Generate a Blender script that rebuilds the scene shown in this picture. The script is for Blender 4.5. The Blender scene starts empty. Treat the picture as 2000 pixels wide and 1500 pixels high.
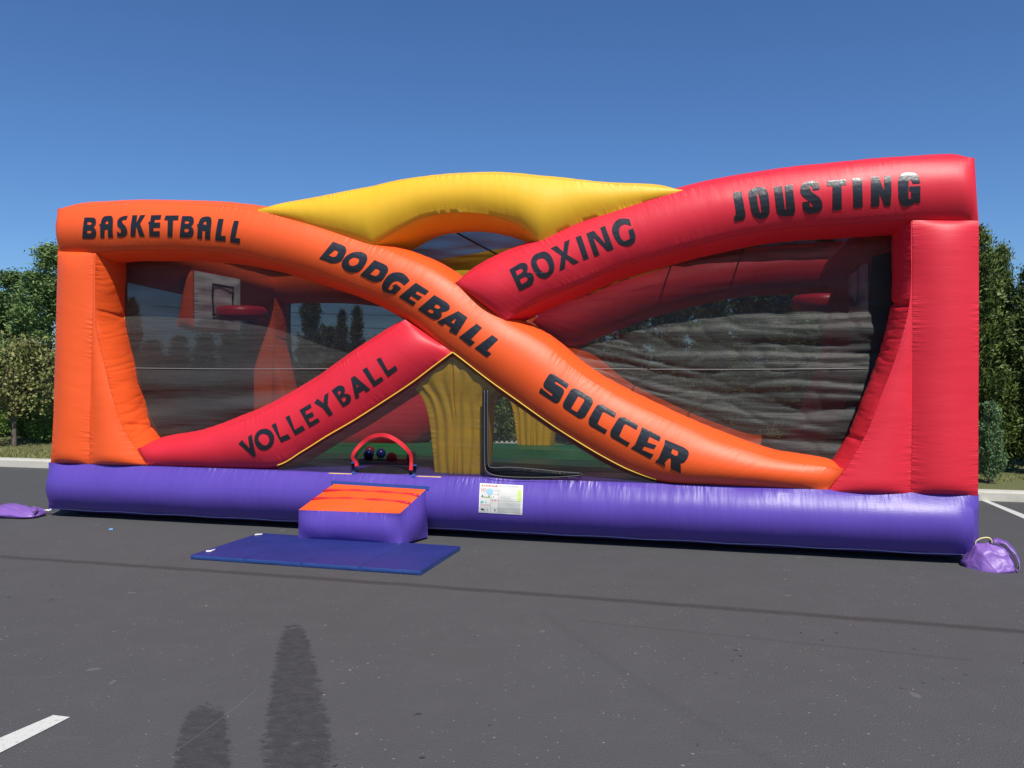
import bpy, bmesh, math, random
import numpy as np
from mathutils import Vector, Matrix, noise
from mathutils.bvhtree import BVHTree
from mathutils.geometry import tessellate_polygon

random.seed(7)
rng = np.random.default_rng(7)
scene = bpy.context.scene
C = scene.collection
R = math.radians

# ------------------------------------------------------------------ camera, sky, sun, exposure
H = 1.685                                    # eye height
cam_d = bpy.data.cameras.new("camera")
cam_d.sensor_width = 36.0
cam_d.lens = 27.0
cam_d.shift_y = -35.0 / 2000.0
cam_d.clip_start = 0.05
cam_d.clip_end = 3000.0
cam = bpy.data.objects.new("camera", cam_d)
cam.location = (0, 0, H)
cam.rotation_euler = (R(90), 0, 0)
C.objects.link(cam)
scene.camera = cam

SUN = Vector((0.126, -0.571, 0.812)).normalized()
world = bpy.data.worlds.new("World")
scene.world = world
world.use_nodes = True
wn = world.node_tree
bg = wn.nodes["Background"]
sky = wn.nodes.new("ShaderNodeTexSky")
sky.sky_type = 'NISHITA'
sky.sun_disc = False
sky.sun_elevation = math.asin(SUN.z)
sky.sun_rotation = math.atan2(SUN.x, SUN.y)
sky.altitude = 300.0
sky.air_density = 1.0
sky.dust_density = 0.6
sky.ozone_density = 2.2
tint = wn.nodes.new("ShaderNodeMix")
tint.data_type = 'RGBA'
tint.blend_type = 'MULTIPLY'
tint.inputs[0].default_value = 1.0
tint.inputs[7].default_value = (0.58, 0.86, 1.22, 1.0)          # clear, dry autumn air
wn.links.new(sky.outputs[0], tint.inputs[6])
wn.links.new(tint.outputs[2], bg.inputs[0])
bg.inputs[1].default_value = 0.072

sun_d = bpy.data.lights.new("sun", 'SUN')
sun_d.energy = 4.3
sun_d.angle = R(0.53)
sun_d.color = (1.0, 0.955, 0.88)
sun = bpy.data.objects.new("sun", sun_d)
sun.rotation_euler = SUN.to_track_quat('Z', 'Y').to_euler()
sun.location = SUN * 60
C.objects.link(sun)

scene.view_settings.view_transform = 'Standard'
scene.view_settings.look = 'None'
scene.view_settings.exposure = 0.35
scene.view_settings.gamma = 1.0
scene.cycles.max_bounces = 8
scene.cycles.transparent_max_bounces = 24

# ------------------------------------------------------------------ site frame: u along the inflatable's front, v into it
P0 = Vector((-5.209, 8.633, 0.0))
U = Vector((0.9736, -0.2284, 0.0))
V = Vector((0.2284, 0.9736, 0.0))
ROT = math.atan2(-0.2284, 0.9736)
LEN = 9.40
DEP = 4.2
CU = -P0.dot(U)
CV = -P0.dot(V)


def ground_z(u, v):
    return -0.048 * max(0.0, v - 0.5) * (1 + 0.025 * u)


def W(u, v, z=0.0):
    p = P0 + U * u + V * v
    return Vector((p.x, p.y, z))


def uv_of(x, y):
    d = Vector((x, y, 0)) - P0
    return d.dot(U), d.dot(V)


def ray_local(px, py):
    d = Vector(((px - 1000.0) / 1500.0, 1.0, 0))
    return d.dot(U), d.dot(V), -(py - 715.0) / 1500.0


def PL(px, py, v=0.0):
    """where the sight line of a photo point meets the plane at depth v of the inflatable: (u, z)"""
    du, dv, dz = ray_local(px, py)
    t = (v - CV) / dv
    return (CU + du * t, H + dz * t)


def GP(px, py, z=0.0):
    t = (z - H) / (-(py - 715.0) / 1500.0)
    return Vector(((px - 1000.0) / 1500.0 * t, t, z))


def GPs(px, py, dz=0.0):
    p = GP(px, py)
    for _ in range(12):
        u, v = uv_of(p.x, p.y)
        p = GP(px, py, ground_z(u, v) + dz)
    return p


# ------------------------------------------------------------------ materials
def mat(name):
    m = bpy.data.materials.new(name)
    m.use_nodes = True
    nt = m.node_tree
    return m, nt, nt.nodes["Principled BSDF"]


def N(nt, typ, **kw):
    n = nt.nodes.new(typ)
    for k, v in kw.items():
        if k == 'inp':
            for kk, vv in v.items():
                if hasattr(vv, 'is_output') or isinstance(vv, bpy.types.NodeSocket):
                    nt.links.new(vv, n.inputs[kk])
                else:
                    n.inputs[kk].default_value = vv
        else:
            setattr(n, k, v)
    return n


def math_n(nt, op, a, b=None, c=None, clamp=False):
    inp = {0: a}
    if b is not None:
        inp[1] = b
    if c is not None:
        inp[2] = c
    n = N(nt, "ShaderNodeMath", operation=op, inp=inp)
    n.use_clamp = clamp
    return n.outputs[0]


def mix_col(nt, fac, a, b):
    n = N(nt, "ShaderNodeMix", data_type='RGBA')
    for key, val in ((0, fac), (6, a), (7, b)):
        if isinstance(val, bpy.types.NodeSocket):
            nt.links.new(val, n.inputs[key])
        else:
            n.inputs[key].default_value = val
    return n.outputs[2]


def vinyl(name, col, rough=0.47, wrinkle=1.0, streak=26.0):
    m, nt, b = mat(name)
    uvn = N(nt, "ShaderNodeUVMap")
    sep = N(nt, "ShaderNodeSeparateXYZ", inp={0: uvn.outputs[0]})
    s, t = sep.outputs[0], sep.outputs[1]
    e = math_n(nt, 'ABSOLUTE', math_n(nt, 'SUBTRACT', math_n(nt, 'MULTIPLY', t, 2.0), 1.0))
    # pucker mask varies along the seam, strongest right at the seam
    gate_v = N(nt, "ShaderNodeCombineXYZ", inp={0: math_n(nt, 'MULTIPLY', s, 1.7), 1: 3.1, 2: 0.0})
    gate = N(nt, "ShaderNodeTexNoise", inp={'Vector': gate_v.outputs[0], 'Scale': 1.0, 'Detail': 1.0})
    g = math_n(nt, 'MULTIPLY', math_n(nt, 'SUBTRACT', gate.outputs[0], 0.40), 3.6, clamp=True)
    edge = math_n(nt, 'MULTIPLY', math_n(nt, 'POWER', e, 5.0), g)
    wv = N(nt, "ShaderNodeCombineXYZ", inp={0: math_n(nt, 'MULTIPLY', s, streak), 1: math_n(nt, 'MULTIPLY', t, 2.2), 2: 0.0})
    wr = N(nt, "ShaderNodeTexNoise", inp={'Vector': wv.outputs[0], 'Scale': 1.0, 'Detail': 2.0, 'Roughness': 0.55})
    h1 = math_n(nt, 'MULTIPLY', math_n(nt, 'MULTIPLY', wr.outputs[0], edge), 1.05 * wrinkle)
    # soft long tension folds over the whole panel
    fv = N(nt, "ShaderNodeCombineXYZ", inp={0: math_n(nt, 'MULTIPLY', s, 9.0), 1: math_n(nt, 'MULTIPLY', t, 0.9), 2: 5.0})
    fo = N(nt, "ShaderNodeTexNoise", inp={'Vector': fv.outputs[0], 'Scale': 1.0, 'Detail': 2.5})
    h2 = math_n(nt, 'MULTIPLY', fo.outputs[0], 0.16 * wrinkle)
    # woven scrim of the fabric
    geo = N(nt, "ShaderNodeTexCoord")
    mp = N(nt, "ShaderNodeMapping", inp={0: geo.outputs['Object'], 3: (5.0, 5.0, 60.0)})
    sc = N(nt, "ShaderNodeTexNoise", inp={'Vector': mp.outputs[0], 'Scale': 3.0, 'Detail': 3.0})
    h3 = math_n(nt, 'MULTIPLY', sc.outputs[0], 0.03)
    hh = math_n(nt, 'ADD', math_n(nt, 'ADD', h1, h2), h3)
    bp = N(nt, "ShaderNodeBump", inp={'Strength': 0.6, 'Distance': 0.04, 'Height': hh})
    nt.links.new(bp.outputs[0], b.inputs['Normal'])
    # slightly uneven dye and scuffs
    big = N(nt, "ShaderNodeTexNoise", inp={'Vector': geo.outputs['Object'], 'Scale': 1.6, 'Detail': 4.0})
    dark = tuple(c * 0.86 for c in col) + (1,)
    lite = tuple(min(1, c * 1.06 + 0.004) for c in col) + (1,)
    colr = mix_col(nt, big.outputs[0], dark, lite)
    fine = N(nt, "ShaderNodeTexNoise", inp={'Vector': mp.outputs[0], 'Scale': 5.0, 'Detail': 4.0})
    fm = math_n(nt, 'MULTIPLY', math_n(nt, 'SUBTRACT', fine.outputs[0], 0.5), 0.12, clamp=True)
    colr = mix_col(nt, fm, colr, tuple(c * 0.6 for c in col) + (1,))
    grime = N(nt, "ShaderNodeTexNoise", inp={'Vector': geo.outputs['Object'], 'Scale': 4.5, 'Detail': 8.0, 'Roughness': 0.8})
    gm = math_n(nt, 'MULTIPLY', math_n(nt, 'SUBTRACT', grime.outputs[0], 0.585), 3.2, clamp=True)
    colr = mix_col(nt, math_n(nt, 'MULTIPLY', gm, 0.24), colr, tuple(c * 0.55 + 0.012 for c in col) + (1,))
    # stitched seam: a fine darker line right at the panel edge
    sl = math_n(nt, 'GREATER_THAN', e, 0.975)
    colr = mix_col(nt, math_n(nt, 'MULTIPLY', sl, 0.35), colr, tuple(c * 0.45 for c in col) + (1,))
    nt.links.new(colr, b.inputs['Base Color'])
    rr = math_n(nt, 'ADD', math_n(nt, 'MULTIPLY', big.outputs[0], 0.16), rough - 0.08)
    nt.links.new(rr, b.inputs['Roughness'])
    b.inputs['Specular IOR Level'].default_value = 0.38
    return m


def plain(name, col, rough=0.6, var=0.15, scale=8.0, bump=0.0, bscale=40.0, spec=0.4):
    m, nt, b = mat(name)
    tc = N(nt, "ShaderNodeTexCoord")
    nz = N(nt, "ShaderNodeTexNoise", inp={'Vector': tc.outputs['Object'], 'Scale': scale, 'Detail': 5.0})
    a = tuple(c * (1 - var) for c in col) + (1,)
    c2 = tuple(min(1, c * (1 + var)) for c in col) + (1,)
    nt.links.new(mix_col(nt, nz.outputs[0], a, c2), b.inputs['Base Color'])
    b.inputs['Roughness'].default_value = rough
    b.inputs['Specular IOR Level'].default_value = spec
    if bump:
        n2 = N(nt, "ShaderNodeTexNoise", inp={'Vector': tc.outputs['Object'], 'Scale': bscale, 'Detail': 4.0})
        bp = N(nt, "ShaderNodeBump", inp={'Strength': bump, 'Distance': 0.02, 'Height': n2.outputs[0]})
        nt.links.new(bp.outputs[0], b.inputs['Normal'])
    return m


def netting(name, col, alpha, rough=0.45):
    m, nt, b = mat(name)
    out = nt.nodes["Material Output"]
    tc = N(nt, "ShaderNodeTexCoord")
    mp = N(nt, "ShaderNodeMapping", inp={0: tc.outputs['Object'], 3: (0.55, 0.55, 8.0)})
    nz = N(nt, "ShaderNodeTexNoise", inp={'Vector': mp.outputs[0], 'Scale': 1.2, 'Detail': 6.0, 'Roughness': 0.62})
    fn = N(nt, "ShaderNodeTexNoise", inp={'Vector': tc.outputs['Object'], 'Scale': 26.0, 'Detail': 3.0})
    a = tuple(c * 0.8 for c in col) + (1,)
    c2 = tuple(c * 1.2 for c in col) + (1,)
    nt.links.new(mix_col(nt, nz.outputs[0], a, c2), b.inputs['Base Color'])
    b.inputs['Roughness'].default_value = rough
    b.inputs['Specular IOR Level'].default_value = 0.25
    hh = math_n(nt, 'ADD', nz.outputs[0], math_n(nt, 'MULTIPLY', fn.outputs[0], 0.10))
    bp = N(nt, "ShaderNodeBump", inp={'Strength': 0.5, 'Distance': 0.05, 'Height': hh})
    nt.links.new(bp.outputs[0], b.inputs['Normal'])
    tr = N(nt, "ShaderNodeBsdfTransparent")
    # open share of the weave: threads overlap more the more the light runs along the sheet
    geo = N(nt, "ShaderNodeNewGeometry")
    dp = N(nt, "ShaderNodeVectorMath", operation='DOT_PRODUCT', inp={0: geo.outputs['Incoming'], 1: geo.outputs['Normal']})
    cs = math_n(nt, 'MAXIMUM', math_n(nt, 'ABSOLUTE', dp.outputs['Value']), 0.12)
    open_ = math_n(nt, 'SUBTRACT', 1.0 - alpha, math_n(nt, 'MULTIPLY', math_n(nt, 'SUBTRACT', nz.outputs[0], 0.5), 0.3), clamp=True)
    fac = math_n(nt, 'SUBTRACT', 1.0, math_n(nt, 'POWER', open_, math_n(nt, 'DIVIDE', 1.0, cs)), clamp=True)
    mx = N(nt, "ShaderNodeMixShader", inp={0: fac, 1: tr.outputs[0], 2: b.outputs[0]})
    nt.links.new(mx.outputs[0], out.inputs['Surface'])
    return m


def leaf_mat(name, c1, c2, rough=0.55):
    m, nt, b = mat(name)
    tc = N(nt, "ShaderNodeTexCoord")
    nz = N(nt, "ShaderNodeTexNoise", inp={'Vector': tc.outputs['Object'], 'Scale': 2.2, 'Detail': 8.0, 'Roughness': 0.75})
    geo = N(nt, "ShaderNodeNewGeometry")
    rp = N(nt, "ShaderNodeObjectInfo")
    f = math_n(nt, 'ADD', math_n(nt, 'MULTIPLY', geo.outputs['Random Per Island'], 0.6),
               math_n(nt, 'SUBTRACT', math_n(nt, 'MULTIPLY', nz.outputs[0], 1.5), 0.55), clamp=True)
    f2 = math_n(nt, 'ADD', f, math_n(nt, 'MULTIPLY', math_n(nt, 'SUBTRACT', rp.outputs['Random'], 0.5), 0.3), clamp=True)
    nt.links.new(mix_col(nt, f2, c1 + (1,), c2 + (1,)), b.inputs['Base Color'])
    b.inputs['Roughness'].default_value = rough
    b.inputs['Specular IOR Level'].default_value = 0.3
    b.inputs['Transmission Weight'].default_value = 0.0
    return m


M = {}
M['orange'] = vinyl('orange_vinyl', (0.83, 0.098, 0.014))
M['red'] = vinyl('red_vinyl', (0.68, 0.020, 0.038))
M['purple'] = vinyl('purple_vinyl', (0.094, 0.053, 0.34), 0.40, 1.9, 17.0)
M['yellow'] = vinyl('yellow_vinyl', (0.83, 0.47, 0.020))
M['green'] = vinyl('green_vinyl', (0.022, 0.15, 0.05))
M['floor'] = vinyl('dark_green_vinyl', (0.010, 0.070, 0.030))
M['white_vinyl'] = vinyl('white_vinyl', (0.86, 0.86, 0.82), 0.45, 1.8, 14.0)
M['ring_red'] = vinyl('ring_vinyl', (0.55, 0.012, 0.035), 0.35)
M['blackv'] = plain('black_vinyl', (0.012, 0.012, 0.014), 0.4, 0.3, 12, 0.3, 30)
M['net_shade'] = plain('black_net_shade', (0.005, 0.004, 0.005), 0.95, 0.2, 8, 0.2, 20, 0.05)  # matte near-black, stands in for shade on the net by the red column
M['letter'] = plain('black_lettering', (0.012, 0.013, 0.016), 0.36, 0.25, 5, 0.16, 24, 0.6)
M['piping'] = plain('yellow_piping', (0.75, 0.48, 0.05), 0.5)
M['edge_white'] = plain('pale_seam_cord', (0.30, 0.27, 0.46), 0.45)
M['net'] = netting('black_netting', (0.060, 0.062, 0.057), 0.56, 0.5)
M['net_left'] = netting('smooth_black_netting', (0.048, 0.049, 0.049), 0.60)
M['net_center'] = netting('entry_netting', (0.036, 0.036, 0.035), 0.40)
M['net_back'] = netting('rear_netting', (0.02, 0.02, 0.02), 0.62)
M['net_end'] = netting('heavy_netting', (0.02, 0.02, 0.022), 0.72)
M['net_roof'] = netting('roof_netting', (0.018, 0.019, 0.022), 0.47)
M['stitch'] = plain('flap_stitch', (0.13, 0.13, 0.135), 0.6)
M['net_seam'] = plain('netting_seam', (0.26, 0.26, 0.25), 0.6)
M['strap'] = plain('red_webbing', (0.70, 0.022, 0.035), 0.55, 0.2, 30, 0.3, 160)
M['velcro'] = plain('blue_webbing', (0.02, 0.07, 0.30), 0.6, 0.5, 60)
M['mat_blue'] = plain('blue_mat_vinyl', (0.020, 0.030, 0.160), 0.42, 0.25, 3.5, 0.12, 12)
M['mat_side'] = plain('blue_mat_side', (0.022, 0.055, 0.20), 0.45, 0.2, 9, 0.3, 20)
M['label_white'] = plain('white_print', (0.72, 0.73, 0.72), 0.5, 0.12, 40)
M['sign_white'] = plain('sign_sheet', (0.56, 0.55, 0.50), 0.4, 0.1, 20)
M['bag'] = vinyl('sandbag_vinyl', (0.20, 0.095, 0.37), 0.42, 0.7, 14.0)
M['bag_dark'] = plain('bag_inside', (0.03, 0.014, 0.07), 0.6)
M['cord_pale'] = plain('pale_rope', (0.72, 0.60, 0.30), 0.6)
M['cord_white'] = plain('white_rope', (0.78, 0.77, 0.72), 0.6)
M['cord_black'] = plain('black_cord', (0.01, 0.01, 0.01), 0.6)
M['ball_blue'] = plain('navy_ball', (0.012, 0.016, 0.12), 0.3)
M['ball_red'] = plain('red_ball', (0.55, 0.02, 0.04), 0.3)
M['ball_maroon'] = plain('maroon_ball', (0.20, 0.01, 0.03), 0.35)
M['ball_orange'] = plain('orange_ball', (0.65, 0.11, 0.03), 0.35)
M['concrete'] = plain('kerb_concrete', (0.46, 0.44, 0.38), 0.85, 0.22, 4.0, 0.4, 60)
M['paint'] = None
M['bark'] = plain('bark', (0.13, 0.105, 0.085), 0.85, 0.35, 14.0, 0.8, 40)
M['cedar'] = leaf_mat('cedar_foliage', (0.022, 0.042, 0.008), (0.155, 0.215, 0.045))
M['pine'] = leaf_mat('pine_foliage', (0.032, 0.070, 0.022), (0.21, 0.31, 0.095))
M['leaf'] = leaf_mat('olive_leaves', (0.055, 0.066, 0.016), (0.31, 0.31, 0.10))
M['bush'] = leaf_mat('bush_leaves', (0.040, 0.085, 0.018), (0.19, 0.29, 0.055))
M['juniper'] = leaf_mat('juniper_foliage', (0.030, 0.070, 0.028), (0.155, 0.25, 0.105))
M['fence'] = plain('white_paint', (0.40, 0.40, 0.38), 0.6)


# asphalt: aggregate, pale chips, dark patches, tyre marks
def make_asphalt():
    m, nt, b = mat('asphalt')
    tc = N(nt, "ShaderNodeTexCoord")
    P = tc.outputs['Object']
    sep = N(nt, "ShaderNodeSeparateXYZ", inp={0: P})
    x, y = sep.outputs[0], sep.outputs[1]
    big = N(nt, "ShaderNodeTexNoise", inp={'Vector': P, 'Scale': 0.33, 'Detail': 6.0, 'Roughness': 0.62})
    mid = N(nt, "ShaderNodeTexNoise", inp={'Vector': P, 'Scale': 3.2, 'Detail': 6.0, 'Roughness': 0.7})
    fine = N(nt, "ShaderNodeTexNoise", inp={'Vector': P, 'Scale': 95.0, 'Detail': 3.0})
    grain = N(nt, "ShaderNodeTexVoronoi", inp={'Vector': P, 'Scale': 140.0})
    c = mix_col(nt, big.outputs[0], (0.066, 0.0615, 0.0600, 1), (0.080, 0.0815, 0.0835, 1))
    wm = math_n(nt, 'MULTIPLY', math_n(nt, 'SUBTRACT', mid.outputs[0], 0.45), 1.6, clamp=True)
    c = mix_col(nt, wm, c, (0.091, 0.088, 0.088, 1))
    gm = math_n(nt, 'MULTIPLY', math_n(nt, 'SUBTRACT', fine.outputs[0], 0.35), 1.3, clamp=True)
    c = mix_col(nt, math_n(nt, 'MULTIPLY', gm, 0.40), c, (0.050, 0.050, 0.052, 1))

    def chips(scale, thr, seed, gate_scale, col, c, gthr=0.5, stretch=(1, 1, 1)):
        mpx = N(nt, "ShaderNodeMapping", inp={0: P, 1: (seed, seed * 0.7, 0), 3: stretch})
        wob = N(nt, "ShaderNodeTexNoise", inp={'Vector': mpx.outputs[0], 'Scale': scale * 1.7, 'Detail': 2.0})
        add = N(nt, "ShaderNodeVectorMath", operation='SCALE', inp={0: wob.outputs[1]})
        add.inputs[3].default_value = 0.75 / scale
        av = N(nt, "ShaderNodeVectorMath", operation='ADD', inp={0: mpx.outputs[0], 1: add.outputs[0]})
        vo = N(nt, "ShaderNodeTexVoronoi", inp={'Vector': av.outputs[0], 'Scale': scale, 'Randomness': 1.0})
        sz = N(nt, "ShaderNodeSeparateColor", inp={0: vo.outputs['Color']})
        r = math_n(nt, 'MULTIPLY', math_n(nt, 'POWER', sz.outputs[0], 5.0), thr)
        hit = math_n(nt, 'LESS_THAN', vo.outputs['Distance'], r)
        gt = N(nt, "ShaderNodeTexNoise", inp={'Vector': mpx.outputs[0], 'Scale': gate_scale, 'Detail': 3.0})
        hit = math_n(nt, 'MULTIPLY', hit, math_n(nt, 'GREATER_THAN', gt.outputs[0], gthr))
        return mix_col(nt, math_n(nt, 'MULTIPLY', hit, 0.85), c, col)
    c = chips(16.0, 0.12, 3.0, 1.1, (0.26, 0.255, 0.245, 1), c, 0.48)
    c = chips(42.0, 0.22, 11.0, 0.9, (0.20, 0.198, 0.19, 1), c, 0.42)
    c = chips(4.3, 0.16, 29.0, 1.3, (0.115, 0.114, 0.112, 1), c, 0.46)
    c = chips(14.0, 0.20, 41.0, 0.5, (0.02, 0.02, 0.02, 1), c, 0.57)

    # scuffed pale streaks
    st = N(nt, "ShaderNodeMapping", inp={0: P, 2: (0, 0, R(-14)), 3: (1.6, 9.0, 1)})
    sn = N(nt, "ShaderNodeTexNoise", inp={'Vector': st.outputs[0], 'Scale': 1.3, 'Detail': 7.0, 'Roughness': 0.75})
    sm = math_n(nt, 'MULTIPLY', math_n(nt, 'SUBTRACT', sn.outputs[0], 0.60), 3.0, clamp=True)
    c = mix_col(nt, math_n(nt, 'MULTIPLY', sm, 0.5), c, (0.15, 0.147, 0.143, 1))

    # dark patches with ragged edges (long axis nearly away from the lens)
    rag_m = N(nt, "ShaderNodeMapping", inp={0: P, 3: (1.0, 1.5, 1)})
    rag = N(nt, "ShaderNodeTexNoise", inp={'Vector': rag_m.outputs[0], 'Scale': 14.0, 'Detail': 8.0, 'Roughness': 0.8})
    rg = math_n(nt, 'MULTIPLY', math_n(nt, 'SUBTRACT', rag.outputs[0], 0.5), 3.2)

    def patch(cx, cy, ang, hw, hl, c, power=4.0, taper=0.0):
        ca, sa = math.cos(ang), math.sin(ang)
        dx = math_n(nt, 'SUBTRACT', x, cx)
        dy = math_n(nt, 'SUBTRACT', y, cy)
        lx = math_n(nt, 'ADD', math_n(nt, 'MULTIPLY', dx, ca), math_n(nt, 'MULTIPLY', dy, sa))
        ly = math_n(nt, 'SUBTRACT', math_n(nt, 'MULTIPLY', dy, ca), math_n(nt, 'MULTIPLY', dx, sa))
        wloc = math_n(nt, 'SUBTRACT', hw, math_n(nt, 'MULTIPLY', ly, taper))
        qx = math_n(nt, 'DIVIDE', lx, wloc)
        qy = math_n(nt, 'DIVIDE', ly, hl)
        q = math_n(nt, 'ADD', math_n(nt, 'POWER', math_n(nt, 'ABSOLUTE', qx), 2.4),
                   math_n(nt, 'POWER', math_n(nt, 'ABSOLUTE', qy), power))
        f = math_n(nt, 'MULTIPLY', math_n(nt, 'SUBTRACT', math_n(nt, 'ADD', 1.0, rg), q), 2.6, clamp=True)
        mot = math_n(nt, 'ADD', -0.35, math_n(nt, 'MULTIPLY', rag.outputs[0], 2.1), clamp=True)
        return mix_col(nt, math_n(nt, 'MULTIPLY', math_n(nt, 'MULTIPLY', f, mot), 0.90), c, (0.027, 0.027, 0.030, 1))
    a1, b1 = GP(572, 1222), GP(586, 1540)
    ang = math.atan2(-(a1.x - b1.x), a1.y - b1.y)
    mid1 = (a1 + b1) / 2
    c = patch(mid1.x, mid1.y, ang, 0.132, (a1 - b1).length / 2 + 0.04, c, 5.0, 0.045)
    a2, b2 = GP(400, 1380), GP(392, 1560)
    mid2 = (a2 + b2) / 2
    ang2 = math.atan2(-(a2.x - b2.x), a2.y - b2.y)
    c = patch(mid2.x, mid2.y, ang2, 0.115, (a2 - b2).length / 2 + 0.02, c, 4.0, 0.02)

    # tyre marks / cold joint: distance to a line, broken by noise
    def mark(pa, pb, w, col, strength, c, bend=0.0):
        d = (pb - pa)
        L = d.length
        d = d / L
        nx, ny = -d.y, d.x
        dist = math_n(nt, 'ADD', math_n(nt, 'MULTIPLY', math_n(nt, 'SUBTRACT', x, pa.x), nx),
                      math_n(nt, 'MULTIPLY', math_n(nt, 'SUBTRACT', y, pa.y), ny))
        al = math_n(nt, 'ADD', math_n(nt, 'MULTIPLY', math_n(nt, 'SUBTRACT', x, pa.x), d.x / L),
                    math_n(nt, 'MULTIPLY', math_n(nt, 'SUBTRACT', y, pa.y), d.y / L))
        if bend:
            cv = math_n(nt, 'MULTIPLY', math_n(nt, 'MULTIPLY', al, math_n(nt, 'SUBTRACT', 1.0, al)), bend)
            dist = math_n(nt, 'ADD', dist, cv)
        wob = math_n(nt, 'MULTIPLY', math_n(nt, 'SUBTRACT', mid.outputs[0], 0.5), w * 1.2)
        f = math_n(nt, 'SUBTRACT', 1.0, math_n(nt, 'DIVIDE', math_n(nt, 'ABSOLUTE', math_n(nt, 'ADD', dist, wob)), w), clamp=True)
        f = math_n(nt, 'MULTIPLY', math_n(nt, 'POWER', f, 0.5), math_n(nt, 'ADD', 0.45, math_n(nt, 'MULTIPLY', mid.outputs[0], 0.9)), clamp=True)
        inside = math_n(nt, 'MULTIPLY', math_n(nt, 'GREATER_THAN', al, 0.0), math_n(nt, 'LESS_THAN', al, 1.0))
        return mix_col(nt, math_n(nt, 'MULTIPLY', math_n(nt, 'MULTIPLY', f, inside), strength), c, col)
    ja, jb = GP(-700, 1045), GP(2700, 1290)
    c = mark(ja, jb, 0.055, (0.030, 0.026, 0.022, 1), 0.75, c, -0.55)
    c = mark(GP(1060, 1195), GP(1600, 1540), 0.05, (0.044, 0.043, 0.042, 1), 0.20, c, 0.25)
    c = mark(GP(1130, 1212), GP(1900, 1290), 0.02, (0.045, 0.043, 0.042, 1), 0.45, c)
    c = mark(GP(330, 1475), GP(500, 1347), 0.006, (0.14, 0.14, 0.135, 1), 0.35, c, 0.06)
    nt.links.new(c, b.inputs['Base Color'])
    b.inputs['Roughness'].default_value = 0.82
    b.inputs['Specular IOR Level'].default_value = 0.35
    hsum = math_n(nt, 'ADD', fine.outputs[0], math_n(nt, 'MULTIPLY', grain.outputs['Distance'], 0.8))
    hsum = math_n(nt, 'ADD', hsum, math_n(nt, 'MULTIPLY', mid.outputs[0], 0.8))
    bp = N(nt, "ShaderNodeBump", inp={'Strength': 0.5, 'Distance': 0.008, 'Height': hsum})
    nt.links.new(bp.outputs[0], b.inputs['Normal'])
    return m


def make_paint():
    m, nt, b = mat('line_paint')
    tc = N(nt, "ShaderNodeTexCoord")
    nz = N(nt, "ShaderNodeTexNoise", inp={'Vector': tc.outputs['Object'], 'Scale': 38.0, 'Detail': 6.0, 'Roughness': 0.75})
    f = math_n(nt, 'MULTIPLY', math_n(nt, 'SUBTRACT', nz.outputs[0], 0.56), 6.0, clamp=True)
    nt.links.new(mix_col(nt, f, (0.56, 0.55, 0.51, 1), (0.16, 0.16, 0.155, 1)), b.inputs['Base Color'])
    b.inputs['Roughness'].default_value = 0.7
    bp = N(nt, "ShaderNodeBump", inp={'Strength': 0.5, 'Distance': 0.005, 'Height': nz.outputs[0]})
    nt.links.new(bp.outputs[0], b.inputs['Normal'])
    return m


def make_grass_ground():
    m, nt, b = mat('lawn')
    tc = N(nt, "ShaderNodeTexCoord")
    n1 = N(nt, "ShaderNodeTexNoise", inp={'Vector': tc.outputs['Object'], 'Scale': 0.5, 'Detail': 6.0})
    n2 = N(nt, "ShaderNodeTexNoise", inp={'Vector': tc.outputs['Object'], 'Scale': 30.0, 'Detail': 5.0})
    c = mix_col(nt, n1.outputs[0], (0.09, 0.11, 0.028, 1), (0.19, 0.17, 0.07, 1))
    c = mix_col(nt, math_n(nt, 'MULTIPLY', n2.outputs[0], 0.6), c, (0.05, 0.075, 0.02, 1))
    nt.links.new(c, b.inputs['Base Color'])
    b.inputs['Roughness'].default_value = 0.9
    bp = N(nt, "ShaderNodeBump", inp={'Strength': 0.8, 'Distance': 0.04, 'Height': n2.outputs[0]})
    nt.links.new(bp.outputs[0], b.inputs['Normal'])
    return m


M['asphalt'] = make_asphalt()
M['paint'] = make_paint()
M['lawn'] = make_grass_ground()


# ------------------------------------------------------------------ object helpers
def link(name, me, parent=None, mats=()):
    o = bpy.data.objects.new(name, me)
    C.objects.link(o)
    for m in mats:
        me.materials.append(m)
    if parent is not None:
        o.parent = parent
    return o


def from_bm(name, bm, mats, parent=None, smooth=True, sharp=None, recalc=True):
    if recalc:
        bmesh.ops.recalc_face_normals(bm, faces=bm.faces[:])
    for f in bm.faces:
        f.smooth = smooth
    if sharp is not None:
        for e in bm.edges:
            if len(e.link_faces) == 2 and e.calc_face_angle(0) > sharp:
                e.smooth = False
    me = bpy.data.meshes.new(name)
    bm.to_mesh(me)
    bm.free()
    if not isinstance(mats, (list, tuple)):
        mats = [mats]
    return link(name, me, parent, mats)


def thing(name, label, cat, loc=(0, 0, 0), rz=0.0, group=None):
    o = bpy.data.objects.new(name, None)
    C.objects.link(o)
    o.location = loc
    o.rotation_euler = (0, 0, rz)
    o.empty_display_size = 0.2
    return tag(o, label, cat, group)


def tag(o, label, cat, group=None):
    o['label'] = label
    o['category'] = cat
    if group:
        o['group'] = group
    return o


def structure(o):
    o['kind'] = 'structure'
    return o


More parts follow.
